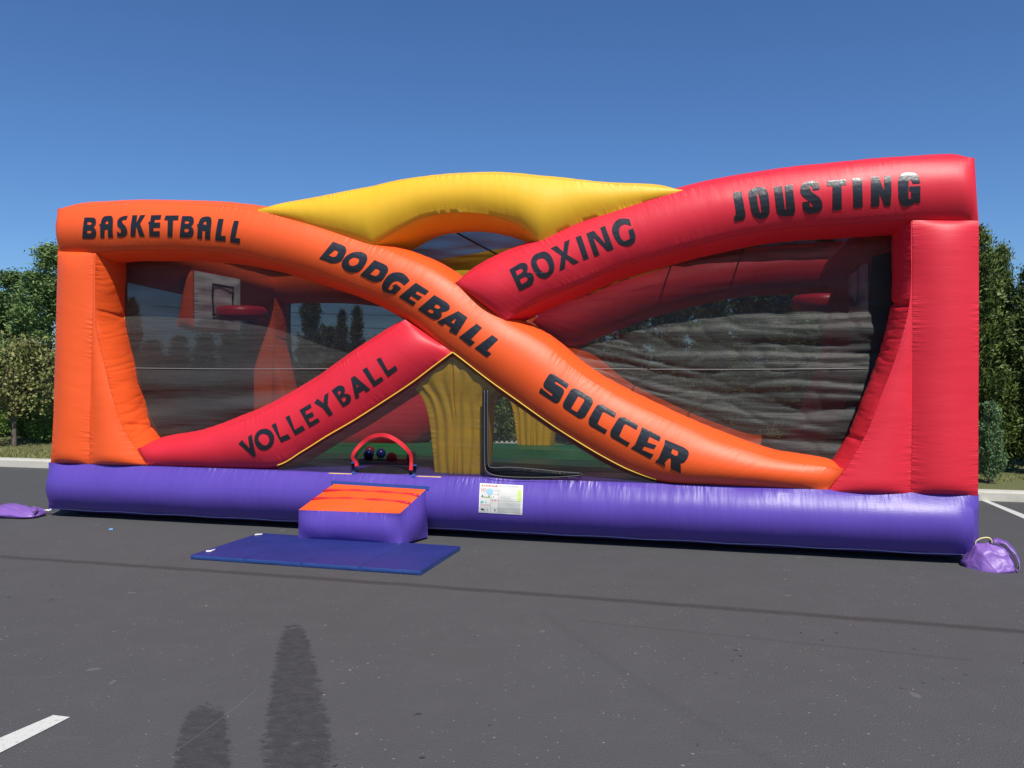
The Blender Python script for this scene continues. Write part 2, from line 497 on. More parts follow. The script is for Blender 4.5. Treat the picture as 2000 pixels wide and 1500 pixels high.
def catmull(pts, n):
    """resample a list of equal-length tuples to n points, even in chord length of the mean of its 2-D pairs"""
    a = np.array(pts, float)
    seg = np.sqrt(((a[1:] - a[:-1]) ** 2).sum(1)) + 1e-6
    s = np.concatenate([[0], np.cumsum(seg)])
    # tangents (finite difference, chord based) limited -> Hermite
    m = np.zeros_like(a)
    m[1:-1] = (a[2:] - a[:-2]) / (s[2:] - s[:-2])[:, None]
    m[0] = (a[1] - a[0]) / seg[0]
    m[-1] = (a[-1] - a[-2]) / seg[-1]
    out = []
    for q in np.linspace(0, s[-1], n):
        i = min(max(np.searchsorted(s, q) - 1, 0), len(seg) - 1)
        h = seg[i]
        t = (q - s[i]) / h
        h00 = 2 * t ** 3 - 3 * t ** 2 + 1
        h10 = t ** 3 - 2 * t ** 2 + t
        h01 = -2 * t ** 3 + 3 * t ** 2
        h11 = t ** 3 - t ** 2
        out.append(h00 * a[i] + h10 * h * m[i] + h01 * a[i + 1] + h11 * h * m[i + 1])
    return np.array(out)


def loft_bm(pairs, v0, v1, bulge, n=80, mm=10, ends=(0.25, 0.25), caps=(0.0, 0.0), amp=0.006, seed=0.0, wr=(0, 0, 0, 0), folds=(), flute=0.0):
    """pillow tube whose front panel runs between two seam curves in the facade plane; bulge = front, top, back, bottom"""
    st = catmull([(a[0], a[1], b[0], b[1]) for a, b in pairs], n)
    mid = (st[:, :2] + st[:, 2:]) / 2
    arc = np.concatenate([[0], np.cumsum(np.sqrt(((mid[1:] - mid[:-1]) ** 2).sum(1)))])
    Lt = arc[-1]
    bm = bmesh.new()
    uvl = bm.loops.layers.uv.new("UVMap")
    D = v1 - v0

    def efac(s):
        f = 1.0
        for d, l in ((s, ends[0]), (Lt - s, ends[1])):
            if l > 0:
                q = min(1.0, d / l)
                f *= math.sqrt(max(0.0, 1 - (1 - q) ** 2))
        return f
    rings = []
    for k in range(n):
        T = st[k, :2]
        B = st[k, 2:]
        d = T - B
        w = math.hypot(*d)
        d = d / max(w, 1e-6)
        e = efac(arc[k])
        ring = []
        for pnl in range(4):
            for j in range(mm + 1):
                t = j / mm
                par = 4 * t * (1 - t)
                if pnl == 0:
                    q = T + (B - T) * t
                    p = [q[0], v0 - bulge[0] * w * par * e, q[1]]
                    nd = (0, -1, 0)
                elif pnl == 1:
                    q = B - d * bulge[3] * D * par * e
                    p = [q[0], v0 + D * t, q[1]]
                    nd = (-d[0], 0, -d[1])
                elif pnl == 2:
                    q = B + (T - B) * t
                    p = [q[0], v1 + bulge[2] * w * par * e, q[1]]
                    nd = (0, 1, 0)
                else:
                    q = T + d * bulge[1] * D * par * e
                    p = [q[0], v1 - D * t, q[1]]
                    nd = (d[0], 0, d[1])
                if amp and par > 0 and e > 0:
                    nz = noise.noise(Vector((p[0] * 2.3 + seed, p[1] * 2.3, p[2] * 2.3))) * amp * min(1, par * 2) * e
                    p = [p[i] + nd[i] * nz for i in range(3)]
                if flute and pnl == 0 and 0 < j < mm:
                    q2 = (t - 0.5) * 2
                    dq = flute * math.sin(2 * math.pi * (3.1 * abs(q2) ** 0.8 + 0.35 * noise.noise(Vector((arc[k] * 1.7, q2 * 2, 4))))) * min(1, par * 2)
                    dq -= 1.6 * flute * math.exp(-(q2 / 0.05) ** 2)
                    p = [p[0], p[1] - dq, p[2]]
                if wr[pnl] and 0 < j < mm:
                    sv = arc[k]
                    wob = 0.05 * math.sin(3 * t + seed)
                    c1 = 1 - abs(noise.noise(Vector((sv * 10.0 + wob * 10, t * 0.9, seed * 3.1)))) * 2
                    c2 = 1 - abs(noise.noise(Vector((sv * 24.0 + wob * 24, t * 1.3, seed * 1.7 + 5)))) * 2
                    gate = 0.45 + 0.55 * max(0, noise.noise(Vector((sv * 1.3, 2.0, seed)))) * 2
                    dq = -wr[pnl] * (max(0, c1) ** 5 * 1.0 + max(0, c2) ** 4 * 0.45) * gate * min(1.0, par * 2.2)
                    for zf_, df in folds:
                        dq -= df * math.exp(-((p[2] + 0.06 * (t - .5) - zf_) / 0.022) ** 2) * min(1, par * 3)
                    p = [p[i] + nd[i] * dq for i in range(3)]
                ring.append(bm.verts.new(p))
        rings.append(ring)
    for k in range(n - 1):
        for pnl in range(4):
            for j in range(mm):
                i = pnl * (mm + 1) + j
                f = bm.faces.new((rings[k][i], rings[k][i + 1], rings[k + 1][i + 1], rings[k + 1][i]))
                for lp, (ss, tt) in zip(f.loops, ((arc[k], j / mm), (arc[k], (j + 1) / mm), (arc[k + 1], (j + 1) / mm), (arc[k + 1], j / mm))):
                    lp[uvl].uv = (ss + pnl * 13.7, tt)
    bmesh.ops.remove_doubles(bm, verts=bm.verts[:], dist=1e-5)
    # end caps: fan to a centre pushed outwards
    bm.edges.ensure_lookup_table()
    bnd = [e for e in bm.edges if len(e.link_faces) == 1]
    for end in (0, 1):
        k = 0 if end == 0 else n - 1
        T = Vector((st[k, 0], 0, st[k, 1]))
        B = Vector((st[k, 2], 0, st[k, 3]))
        cen = (T + B) / 2
        cen.y = (v0 + v1) / 2
        j = 1 if end == 0 else n - 2
        out = Vector((mid[k][0] - mid[j][0], 0, mid[k][1] - mid[j][1]))
        if out.length > 1e-6:
            out.normalize()
        es = [e for e in bnd if e.is_valid and ((e.verts[0].co + e.verts[1].co) / 2 - cen).length < max((T - B).length, D) * 0.75 + 1e-3
              and abs(((e.verts[0].co + e.verts[1].co) / 2 - cen).dot(out)) < max((T - B).length * 0.75, 0.05)]
        if len(es) < 3:
            continue
        cv = bm.verts.new(cen + out * caps[end])
        for e in es:
            try:
                f = bm.faces.new((e.verts[0], e.verts[1], cv))
                for lp in f.loops:
                    lp[uvl].uv = (0.3, 0.5)
            except ValueError:
                pass
    bmesh.ops.recalc_face_normals(bm, faces=bm.faces[:])
    return bm, st


def pillow_bm(c8, bulges, nx=14, amp=0.004, seed=0.0, sub=None):
    """c8: lo/hi corners indexed [x][y][z]; bulges: dict of face -> metres"""
    def tri(a, b, c):
        p = Vector((0, 0, 0))
        for i in (0, 1):
            for j in (0, 1):
                for k in (0, 1):
                    wgt = (a if i else 1 - a) * (b if j else 1 - b) * (c if k else 1 - c)
                    p += Vector(c8[i][j][k]) * wgt
        return p
    bm = bmesh.new()
    uvl = bm.loops.layers.uv.new("UVMap")
    cen = tri(.5, .5, .5)
    for face in ('x0', 'x1', 'y0', 'y1', 'z0', 'z1'):
        ax, sd = 'xyz'.index(face[0]), int(face[1])

        def pt(s, t):
            q = [s, t]
            q.insert(ax, float(sd))
            return tri(*q)
        ls = (pt(1, .5) - pt(0, .5)).length
        lt = (pt(.5, 1) - pt(.5, 0)).length
        short = max(min(ls, lt), 1e-4)
        ps, pt_ = 2 * max(1, ls / short), 2 * max(1, lt / short)
        nrm = (pt(1, .5) - pt(0, .5)).cross(pt(.5, 1) - pt(.5, 0))
        nrm.normalize()
        if nrm.dot(pt(.5, .5) - cen) < 0:
            nrm = -nrm
        g = []
        for i in range(nx + 1):
            row = []
            for j in range(nx + 1):
                s, t = i / nx, j / nx
                # crowd samples toward the edges
                s = 0.5 - 0.5 * math.cos(math.pi * s)
                t = 0.5 - 0.5 * math.cos(math.pi * t)
                f = (1 - abs(2 * s - 1) ** ps) * (1 - abs(2 * t - 1) ** pt_)
                p = pt(s, t)
                p = p + nrm * (bulges.get(face, 0) * f + noise.noise(p * 4 + Vector((seed, 0, 0))) * amp * min(1, 3 * f))
                row.append((bm.verts.new(p), s * ls, t * lt, s, t))
            g.append(row)
        longs = ls >= lt
        for i in range(nx):
            for j in range(nx):
                q = (g[i][j], g[i + 1][j], g[i + 1][j + 1], g[i][j + 1])
                f = bm.faces.new([a[0] for a in q])
                for lp, a in zip(f.loops, q):
                    lp[uvl].uv = (a[1], a[4]) if longs else (a[2], a[3])
    bmesh.ops.remove_doubles(bm, verts=bm.verts[:], dist=1e-5)
    bmesh.ops.recalc_face_normals(bm, faces=bm.faces[:])
    return bm


def box8(u0, u1, v0, v1, z0, z1):
    return [[[(a, b, c) for c in (z0, z1)] for b in (v0, v1)] for a in (u0, u1)]


def tube(bm, pts, r, n=8, closed=False):
    pts = [Vector(p) for p in pts]
    rings = []
    prev = None
    for i, p in enumerate(pts):
        a = pts[max(i - 1, 0)]
        b = pts[min(i + 1, len(pts) - 1)]
        d = (b - a).normalized()
        ref = Vector((0, 0, 1)) if abs(d.z) < 0.9 else Vector((1, 0, 0))
        x = d.cross(ref).normalized() if prev is None else (prev - d * prev.dot(d)).normalized()
        prev = x
        y = d.cross(x)
        rr = r[i] if isinstance(r, (list, tuple)) else r
        rings.append([bm.verts.new(p + (x * math.cos(q) + y * math.sin(q)) * rr) for q in [2 * math.pi * k / n for k in range(n)]])
    for i in range(len(rings) - 1):
        for k in range(n):
            bm.faces.new((rings[i][k], rings[i][(k + 1) % n], rings[i + 1][(k + 1) % n], rings[i + 1][k]))
    bm.faces.new(rings[0][::-1])
    bm.faces.new(rings[-1])


def ribbon(bm, pts, wvecs, th, nvec):
    """flat strap with thickness: centre points, half-width vectors, thickness along nvec"""
    rows = []
    nv = Vector(nvec)
    for p, w in zip(pts, wvecs):
        p, w = Vector(p), Vector(w)
        rows.append([bm.verts.new(p - w), bm.verts.new(p + w), bm.verts.new(p + w + nv * th), bm.verts.new(p - w + nv * th)])
    for a, b in zip(rows[:-1], rows[1:]):
        for k in range(4):
            bm.faces.new((a[k], a[(k + 1) % 4], b[(k + 1) % 4], b[k]))
    bm.faces.new(rows[0][::-1])
    bm.faces.new(rows[-1])


# ------------------------------------------------------------------ ground, kerb, lawn
def kerb_v(u):
    return 4.69 + 0.0623 * u


def lot():
    us = [-80, -50, -30, -20, -14, -10, -7] + [x for x in range(-5, 15)] + [17, 22, 30, 45, 70, 90]
    fr = [-90, -60, -40, -25, -15, -10, -7, -5, -3, -2, -1, 0, 0.5, 1, 1.5, 2, 2.5, 3, 3.5, 4, 4.4]
    bm = bmesh.new()
    rows = []
    for u in us:
        vk = kerb_v(u)
        r = []
        for q in fr + [None]:
            v = vk if q is None else min(q, vk - 0.05)
            p = W(u, v, ground_z(u, min(v, 6)))
            r.append(bm.verts.new(p))
        rows.append(r)
    for a, b in zip(rows[:-1], rows[1:]):
        for k in range(len(fr)):
            bm.faces.new((a[k], b[k], b[k + 1], a[k + 1]))
    o = from_bm('parking_lot', bm, M['asphalt'])
    structure(o)


lot()


def strip(name, prof, mtl, us, smooth=False):
    bm = bmesh.new()
    rows = []
    for u in us:
        vk = kerb_v(u)
        g = ground_z(u, vk)
        rows.append([bm.verts.new(W(u, vk + dv, g + dz)) for dv, dz in prof])
    for a, b in zip(rows[:-1], rows[1:]):
        for k in range(len(prof) - 1):
            bm.faces.new((a[k], b[k], b[k + 1], a[k + 1]))
    o = from_bm(name, bm, mtl, smooth=smooth)
    return structure(o)


kus = [-80 + 2 * i for i in range(86)]
strip('kerb', [(0.0, -0.05), (0.012, 0.118), (0.035, 0.142), (0.16, 0.15), (0.175, 0.04)], M['concrete'], kus)
strip('lawn', [(0.17, 0.12), (0.6, 0.14), (2.0, 0.17), (5.0, 0.20), (12, 0.25), (40, 0.3), (160, -0.2), (900, -1.0)], M['lawn'],
      [-900, -300, -150] + kus + [150, 300, 900], True)


def flat_quad(name, pts, mtl, dz):
    bm = bmesh.new()
    vs = []
    for p in pts:
        u, v = uv_of(p.x, p.y)
        vs.append(bm.verts.new((p.x, p.y, ground_z(u, v) + dz)))
    bm.faces.new(vs)
    bmesh.ops.subdivide_edges(bm, edges=bm.edges[:], cuts=12, use_grid_fill=True)
    for v in bm.verts:
        u, vv = uv_of(v.co.x, v.co.y)
        v.co.z = ground_z(u, vv) + dz
    return structure(from_bm(name, bm, mtl))


flat_quad('road_marking', [GP(104, 1398), GP(137, 1402), GP(-330, 1640), GP(-395, 1612)], M['paint'], 0.004)
flat_quad('road_marking', [GPs(1906, 973), GPs(1915, 972.2), GPs(2130, 1056), GPs(2112, 1062)], M['paint'], 0.004)

# ------------------------------------------------------------------ the inflatable
arena = thing('inflatable_arena', 'giant inflatable sports arena of orange, red, yellow and purple tubes with black netting',
              'inflatable', P0, ROT)


def px_pairs(lst, v=0.0):
    return [(PL(a[0], a[1], v), PL(b[0], b[1], v)) for a, b in lst]


ORANGE = [((112, 408), (113, 491)), ((150, 402), (150, 492)), ((190, 400), (186, 493)), ((250, 397), (250, 489)),
          ((350, 398), (345, 489)), ((430, 402), (425, 493)), ((500, 411), (488, 502)), ((570, 428), (552, 517)),
          ((650, 452), (625, 540)), ((720, 476), (690, 562)), ((790, 501), (752, 590)), ((850, 528), (805, 625)),
          ((900, 562), (850, 662)), ((950, 603), (900, 700)), ((1000, 634), (953, 741)), ((1060, 668), (1010, 782)),
          ((1130, 726), (1075, 828)), ((1190, 763), (1120, 857)), ((1247, 792), (1175, 890)), ((1320, 826), (1235, 920)),
          ((1400, 859), (1300, 940)), ((1493, 890), (1400, 946)), ((1560, 904), (1500, 951)), ((1623, 914), (1590, 956)),
          ((1649, 917), (1615, 958))]
RED_UP = [((888, 553), (985, 627)), ((932, 524), (1035, 598)), ((980, 499), (1077, 578)), ((1052, 471), (1130, 556)),
          ((1129, 436), (1195, 528)), ((1193, 415), (1245, 512)), ((1273, 389), (1310, 492)), ((1350, 367), (1380, 474)),
          ((1440, 349), (1460, 456)), ((1530, 335), (1545, 445)), ((1620, 325), (1630, 439)), ((1700, 317), (1705, 434)),
          ((1782, 311), (1782, 429)), ((1850, 308), (1850, 430)), ((1903, 308), (1911, 431))]
RED_LOW = [((790, 624), (884, 688)), ((767, 641), (845, 717)), ((727, 667), (804, 748)), ((687, 694), (745, 787)),
           ((647, 722), (690, 822)), ((607, 750), (640, 851)), ((553, 782), (592, 881)), ((500, 810), (542, 909)),
           ((455, 828), (480, 911)), ((413, 844), (420, 910)), ((360, 859), (360, 909)), ((311, 868), (320, 908)),
           ((268, 876), (287, 907))]
OR_COL = [((113, 491), (184, 492)), ((111, 560), (182, 580)), ((109, 640), (180, 660)), ((106, 740), (178, 770)),
          ((104, 820), (176, 840)), ((99, 904), (175, 906))]
OR_FIL = [((184, 494), (187, 495)), ((183, 540), (186, 540)), ((182, 580), (186, 585)), ((181, 620), (187, 625)),
          ((180, 660), (193, 662)), ((179, 700), (202, 705)), ((178, 770), (218, 770)), ((177, 820), (236, 825)),
          ((176, 860), (257, 862)), ((175, 885), (270, 884)), ((175, 907), (287, 909))]
RD_COL = [((1782, 430), (1912, 431)), ((1783, 520), (1912, 520)), ((1782, 600), (1912, 600)), ((1782, 700), (1912, 700)),
          ((1781, 800), (1911, 800)), ((1780, 900), (1911, 900)), ((1779, 966), (1910, 968))]
RD_FIL = [((1779, 432), (1782, 432)), ((1779, 520), (1782, 520)), ((1778, 575), (1782, 575)), ((1771, 620), (1782, 620)),
          ((1755, 680), (1782, 680)), ((1738, 730), (1782, 730)), ((1720, 774), (1782, 774)), ((1692, 846), (1781, 846)),
          ((1665, 893), (1780, 895)), ((1649, 917), (1780, 925)), ((1615, 962), (1779, 966))]
ARCH = [((501, 408), (504, 412)), ((560, 397), (570, 429)), ((637, 383), (650, 453)), ((690, 372), (705, 472)),
        ((722, 366), (726, 478)), ((738, 362), (736, 473)), ((775, 354), (777, 448)), ((823, 347), (823, 425)), ((887, 342), (890, 415)),
        ((950, 340), (950, 419)), ((1000, 342), (1008, 437)), ((1052, 347), (1046, 467)), ((1066, 348), (1058, 471)),
        ((1110, 352), (1129, 436)), ((1167, 357), (1193, 416)), ((1273, 365), (1273, 390)), ((1335, 371), (1338, 374))]
POST = [((868, 676), (900, 676)), ((826, 700), (945, 704)), ((790, 732), (985, 740)), ((824, 776), (951, 782)),
        ((836, 810), (946, 815)), ((843, 860), (944, 865)), ((850, 930), (938, 932))]

FB = (0.20, 0.17, 0.16, 0.17)
bms = {}


def add_loft(key, name, pts, mtl, v0=0.0, v1=0.5, bulge=FB, plane=0.0, parent=arena, **kw):
    bm, st = loft_bm(px_pairs(pts, plane), v0, v1, bulge, **kw)
    bms[key] = BVHTree.FromBMesh(bm)
    o = from_bm(name, bm, M[mtl], parent, sharp=R(32))
    return o, st


beam_o, st_o = add_loft('orange', 'crossing_beam', ORANGE, 'orange', n=260, ends=(0.14, 0.35), caps=(0.05, 0), seed=1, wr=(0, .006, 0, .010))
beam_r, st_r = add_loft('red_up', 'crossing_beam', RED_UP, 'red', n=200, ends=(0.30, 0.16), caps=(0, 0.05), seed=2, wr=(0, .008, 0, .006))
beam_l, st_l = add_loft('red_low', 'crossing_beam', RED_LOW, 'red', n=140, ends=(0.30, 0.25), seed=3, wr=(0, .006, 0, .008))
beam_o['label'] = 'long orange beam sweeping from the top corner down to the base'
beam_r['label'] = 'red beam rising to the tall red corner'
beam_l['label'] = 'lower red beam running down to the orange column'
col_o, st_oc = add_loft('orange_col', 'corner_column', OR_COL, 'orange', n=80, ends=(0.26, 0.14), bulge=(0.17, 0.06, .1, .05), seed=4)
fil_o, st_of = add_loft('orange_fil', 'column_gusset', OR_FIL, 'orange', n=230, mm=12, ends=(0.02, 0.14), bulge=(0.13, 0.0, .1, .12), seed=5, wr=(0, .013, 0, 0), folds=((2.26, .016), (1.02, .012)))
col_r, st_rc = add_loft('red_col', 'corner_column', RD_COL, 'red', n=80, ends=(0.28, 0.14), bulge=(0.17, 0.05, .1, .06), seed=6)
fil_r, st_rf = add_loft('red_fil', 'column_gusset', RD_FIL, 'red', n=230, mm=12, ends=(0.02, 0.14), bulge=(0.13, 0.17, .1, 0.0), seed=7, wr=(0, 0, 0, .009), folds=((2.24, .03), (1.06, .018)))
arch, st_a = add_loft('arch', 'top_arch', ARCH, 'yellow', v1=0.78, n=180, ends=(0.3, 0.3), bulge=(0.17, 0.12, .15, .15), seed=8, wr=(0, .010, 0, .004))
post, st_p = add_loft('post', 'support_post', POST, 'yellow', v0=0.10, v1=0.5, plane=0.10, n=70, mm=40, flute=0.010, ends=(0.05, 0.12), bulge=(0.055, .06, .1, .06), amp=0.003, seed=9)
col_o['label'] = 'orange column at one end of the front'
col_r['label'] = 'tall red column at the other end of the front'

# base: four tubes and the bouncing floor
ZT = 0.60
bm, _ = loft_bm([((q * LEN / 12, ZT), (q * LEN / 12, 0.085)) for q in range(13)], 0.0, 0.6, (0.29, 0.05, 0.1, 0.125),
                n=140, mm=12, ends=(0.22, 0.22), caps=(0.05, 0.05), amp=0.010, seed=12)
bms['base'] = BVHTree.FromBMesh(bm)
base = from_bm('base_tube', bm, M['purple'], arena, sharp=R(32))
base['label'] = 'purple front tube of the base'
bm = bmesh.new()
tube(bm, [(0.02 + q * (LEN - 0.04) / 60, -0.004, 0.085 + 0.004 * math.sin(q * 1.3)) for q in range(61)], 0.0055, 6)
from_bm('seam_cord', bm, M['edge_white'], base)
for u0, u1 in ((0.0, 0.55), (LEN - 0.55, LEN)):
    gb = ground_z((u0 + u1) / 2, DEP) + 0.01
    c8 = box8(u0, u1, 0.62, DEP - 0.62, 0, ZT)
    for i in (0, 1):
        for k in (0, 1):
            c8[i][0][k] = (c8[i][0][k][0], 0.62, (0.0, ZT - 0.02)[k])
            c8[i][1][k] = (c8[i][1][k][0], DEP - 0.62, (gb, ZT - 0.14)[k])
    from_bm('side_tube', pillow_bm(c8, {'x0': .08, 'x1': .05, 'z1': .05}), M['purple'], arena, sharp=R(32))
c8 = box8(0, LEN, DEP - 0.6, DEP, 0, ZT - 0.12)
for i in (0, 1):
    for j in (0, 1):
        p = c8[i][j][0]
        c8[i][j][0] = (p[0], p[1], ground_z(p[0], p[1]) + 0.01)
from_bm('rear_tube', pillow_bm(c8, {'y0': .06, 'y1': .10, 'z1': .05}, nx=24), M['green'], arena, sharp=R(32))
bm = bmesh.new()
uvl = bm.loops.layers.uv.new("UVMap")
nv = 90
g = []
for i in range(31):
    u = 0.5 + (LEN - 1.0) * i / 30
    row = []
    for j in range(nv + 1):
        v = 0.55 + (DEP - 1.1) * j / nv
        row.append(bm.verts.new((u, v, 0.40 + 0.045 * abs(math.sin(math.pi * (v - 0.55) / 0.42)) - 0.02 * (v - .5) + 0.004 * noise.noise(Vector((u, v * 2, 0))))))
    g.append(row)
for i in range(30):
    for j in range(nv):
        f = bm.faces.new((g[i][j], g[i + 1][j], g[i + 1][j + 1], g[i][j + 1]))
        for lp in f.loops:
            lp[uvl].uv = (lp.vert.co.x, 0.5)
from_bm('bounce_floor', bm, M['floor'], arena, recalc=False)

# rear frame: the same crossing beams, columns and arch again, a little lower with the ground
SH = Vector((0, DEP - 0.45, -0.17))


def again(o, dz=Vector((0, 0, 0))):
    c = o.copy()
    C.objects.link(c)
    c.parent = arena
    c.location = SH + dz
    if 'label' in c:
        c['label'] = 'rear copy: ' + c['label']
    return c


rear = [again(o) for o in (beam_o, beam_r, beam_l, col_o, fil_o, col_r, fil_r, arch, post)]
for o, lb in zip(rear, ('orange beam of the rear frame', 'red upper beam of the rear frame', 'red lower beam of the rear frame',
                        'orange column at the rear', None, 'red column at the rear', None, 'yellow arch of the rear frame', 'yellow post of the rear frame')):
    if lb:
        o['label'] = lb

# side beams, backboards
for u0, u1, mk in ((0.06, 0.56, 'orange'), (LEN - 0.56, LEN - 0.06, 'red')):
    c8 = box8(u0, u1, 0.5, DEP - 0.42, 2.84, 3.28)
    for i in (0, 1):
        for k in (0, 1):
            p = c8[i][1][k]
            c8[i][1][k] = (p[0], p[1], p[2] - 0.16)
    from_bm('side_beam', pillow_bm(c8, {'x0': .15, 'x1': .15, 'z0': .11, 'z1': .08}), M[mk], arena, sharp=R(32))


def backboard(ub, sgn, mk):
    z0, z1 = 2.20, 2.93
    va, vb = 1.57, 2.62
    c8 = box8(min(ub, ub - sgn * 0.25), max(ub, ub - sgn * 0.25), va, vb, z0, z1)
    bi = 0 if sgn > 0 else 1
    for j in (0, 1):
        p = c8[bi][j][1]
        c8[bi][j][1] = (ub - sgn * 0.10, p[1], p[2])
    root = from_bm('backboard', pillow_bm(c8, {'y0': .05, 'y1': .05, 'z0': .05}), M[mk], arena, sharp=R(32))
    # padded white face with horizontal quilting
    bm = bmesh.new()
    uvl = bm.loops.layers.uv.new("UVMap")
    n = 26
    g = []
    for i in range(n + 1):
        row = []
        for j in range(n + 1):
            s, t = i / n, j / n
            ed = min(1, 8 * min(s, 1 - s, t, 1 - t))
            b = 0.012 + 0.022 * ed * (0.55 + 0.45 * abs(math.sin(3.2 * math.pi * t + 0.4 * math.sin(4 * s)))) + 0.012 * ed * noise.noise(Vector((s * 3, t * 7, sgn)))
            row.append(bm.verts.new((ub + sgn * b, va + (vb - va) * s, z0 + (z1 - z0) * t)))
        g.append(row)
    for i in range(n):
        for j in range(n):
            f = bm.faces.new((g[i][j], g[i + 1][j], g[i + 1][j + 1], g[i][j + 1]))
            for lp in f.loops:
                lp[uvl].uv = (lp.vert.co.z * 1.5, (lp.vert.co.y - va) / (vb - va))
    face = from_bm('board_face', bm, M['white_vinyl'], root)
    # painted square
    bm = bmesh.new()
    q = [(1.90, 2.36), (2.40, 2.36), (2.40, 2.80), (1.90, 2.80)]
    loop = []
    for a in range(4):
        p, r2 = q[a], q[(a + 1) % 4]
        for k in range(8):
            loop.append((p[0] + (r2[0] - p[0]) * k / 8, p[1] + (r2[1] - p[1]) * k / 8))
    cx, cz = 2.15, 2.58
    ins, outs = [], []
    for (v, z) in loop:
        w = 0.012 * math.sin(z * 16)
        for lst, kf in ((outs, 1.0), (ins, 0.0)):
            dv, dz2 = v - cx, z - cz
            sv = (abs(dv) - (0.035 if kf == 0 else 0)) * (1 if dv >= 0 else -1) if abs(dv) > 0.24 else dv * (0.86 if kf == 0 else 1)
            sz = (abs(dz2) - (0.035 if kf == 0 else 0)) * (1 if dz2 >= 0 else -1) if abs(dz2) > 0.21 else dz2 * (0.84 if kf == 0 else 1)
            lst.append(bm.verts.new((ub + sgn * 0.050, cx + sv + w, cz + sz)))
    m = len(loop)
    for a in range(m):
        bm.faces.new((outs[a], outs[(a + 1) % m], ins[(a + 1) % m], ins[a]))
    from_bm('target_square', bm, M['blackv'], root)
    # inflated ring
    bm = bmesh.new()
    uvl = bm.loops.layers.uv.new("UVMap")
    ru, rv, rz = ub + sgn * 0.40, 2.05, 2.40
    ns, nr = 40, 14
    rings = []
    for a in range(ns):
        th = 2 * math.pi * a / ns
        ce = Vector((ru + 0.27 * math.cos(th), rv + 0.27 * math.sin(th), rz))
        rad = Vector((math.cos(th), math.sin(th), 0))
        rings.append([bm.verts.new(ce + (rad * math.cos(p) * 0.065 + Vector((0, 0, 1)) * math.sin(p) * 0.088)) for p in [2 * math.pi * k / nr for k in range(nr)]])
    for a in range(ns):
        for k in range(nr):
            f = bm.faces.new((rings[a][k], rings[(a + 1) % ns][k], rings[(a + 1) % ns][(k + 1) % nr], rings[a][(k + 1) % nr]))
            for lp in f.loops:
                lp[uvl].uv = (a * 0.05, k / nr)
    from_bm('hoop', bm, M['ring_red'], root)
    return root


backboard(0.72, 1, 'orange')['label'] = 'white basketball backboard on an orange block with a red hoop'
backboard(8.87, -1, 'red')['label'] = 'white basketball backboard on the red end wall with a red hoop'


# ---- netting
def curve_fn(pts):
    p = sorted((q[0], q[1]) for q in pts)
    xs = np.array([q[0] for q in p])
    ys = np.array([q[1] for q in p])
    return lambda u: float(np.interp(u, xs, ys))


mid_o = [((r[0] + r[2]) / 2, (r[1] + r[3]) / 2) for r in st_o]
mid_r = [((r[0] + r[2]) / 2, (r[1] + r[3]) / 2) for r in st_r]
mid_l = [((r[0] + r[2]) / 2, (r[1] + r[3]) / 2) for r in st_l]
f_o, f_r, f_l = curve_fn(mid_o), curve_fn(mid_r), curve_fn(mid_l)


def net_panel(name, u0, u1, ftop, fbot, v, mtl, disp, nu=120, nz=90, hole=None, parent=arena):
    bm = bmesh.new()
    g = []
    for i in range(nu + 1):
        u = u0 + (u1 - u0) * i / nu
        zb, zt = fbot(u), ftop(u)
        if zt < zb + 0.004:
            zt = zb + 0.004
        row = []
        for j in range(nz + 1):
            t = j / nz
            z = zb + (zt - zb) * t
            row.append(bm.verts.new((u, v + disp(u, z, t), z)))
        g.append(row)
    for i in range(nu):
        for j in range(nz):
            q = (g[i][j], g[i + 1][j], g[i + 1][j + 1], g[i][j + 1])
            if hole:
                cu = sum(a.co.x for a in q) / 4
                cz = sum(a.co.z for a in q) / 4
                if hole(cu, cz):
                    continue
            bm.faces.new(q)
    loose = [vv for vv in bm.verts if not vv.link_faces]
    bmesh.ops.delete(bm, geom=loose, context='VERTS')
    return from_bm(name, bm, M[mtl], parent, recalc=False)


XC = PL(885, 640)[0]
UR = 9.05


def ridge(x):
    return 1 - abs(2 * (x - math.floor(x)) - 1)


def disp_right(u, z, t):
    k = max(0.0, min(1.0, (u - XC - 0.5) / 3.6))
    a = 0.016 + 0.052 * k ** 1.1
    nz = noise.noise(Vector((u * 0.55, t * 4.0, 3.0)))
    n2 = noise.noise(Vector((u * 0.9, t * 11.0, 9.0)))
    n3 = noise.noise(Vector((u * 1.5 + t * 5, t * 26.0, 1.0)))
    n4 = 1 - abs(noise.noise(Vector((u * 2.0 + t * 9.0, t * 13.0 - u * 1.2, 6.0)))) * 2
    ph = 6.2 * t + 0.45 * nz + 0.10 * u
    w = (ridge(ph) ** 1.5 - 0.4) * 0.8
    w2 = (ridge(19.0 * t + 0.8 * n2) ** 2 - 0.33) * 0.40 * (0.4 + abs(nz) * 1.6)
    return a * (w + w2 + 0.40 * n2 + 0.10 * n3) + 0.016 * max(0, n4) ** 5


def disp_left(u, z, t):
    k = max(0.0, min(1.0, (XC - u) / 4.0))
    nz = noise.noise(Vector((u * 0.7, t * 4.0, 13.0)))
    n2 = noise.noise(Vector((u * 1.0, t * 12.0, 19.0)))
    n3 = noise.noise(Vector((u * 2.0, t * 30.0, 23.0)))
    low = max(0.0, min(1.0, (1.9 - z) * 1.5))
    w = math.sin(2 * math.pi * (5.1 * t + 0.5 * nz)) * 0.5
    return (0.016 + 0.055 * k) * (0.25 + 0.75 * low) * (w + 0.8 * n2 + 0.12 * n3)


def left_bot(u):
    return max(f_l(u), 0.56)


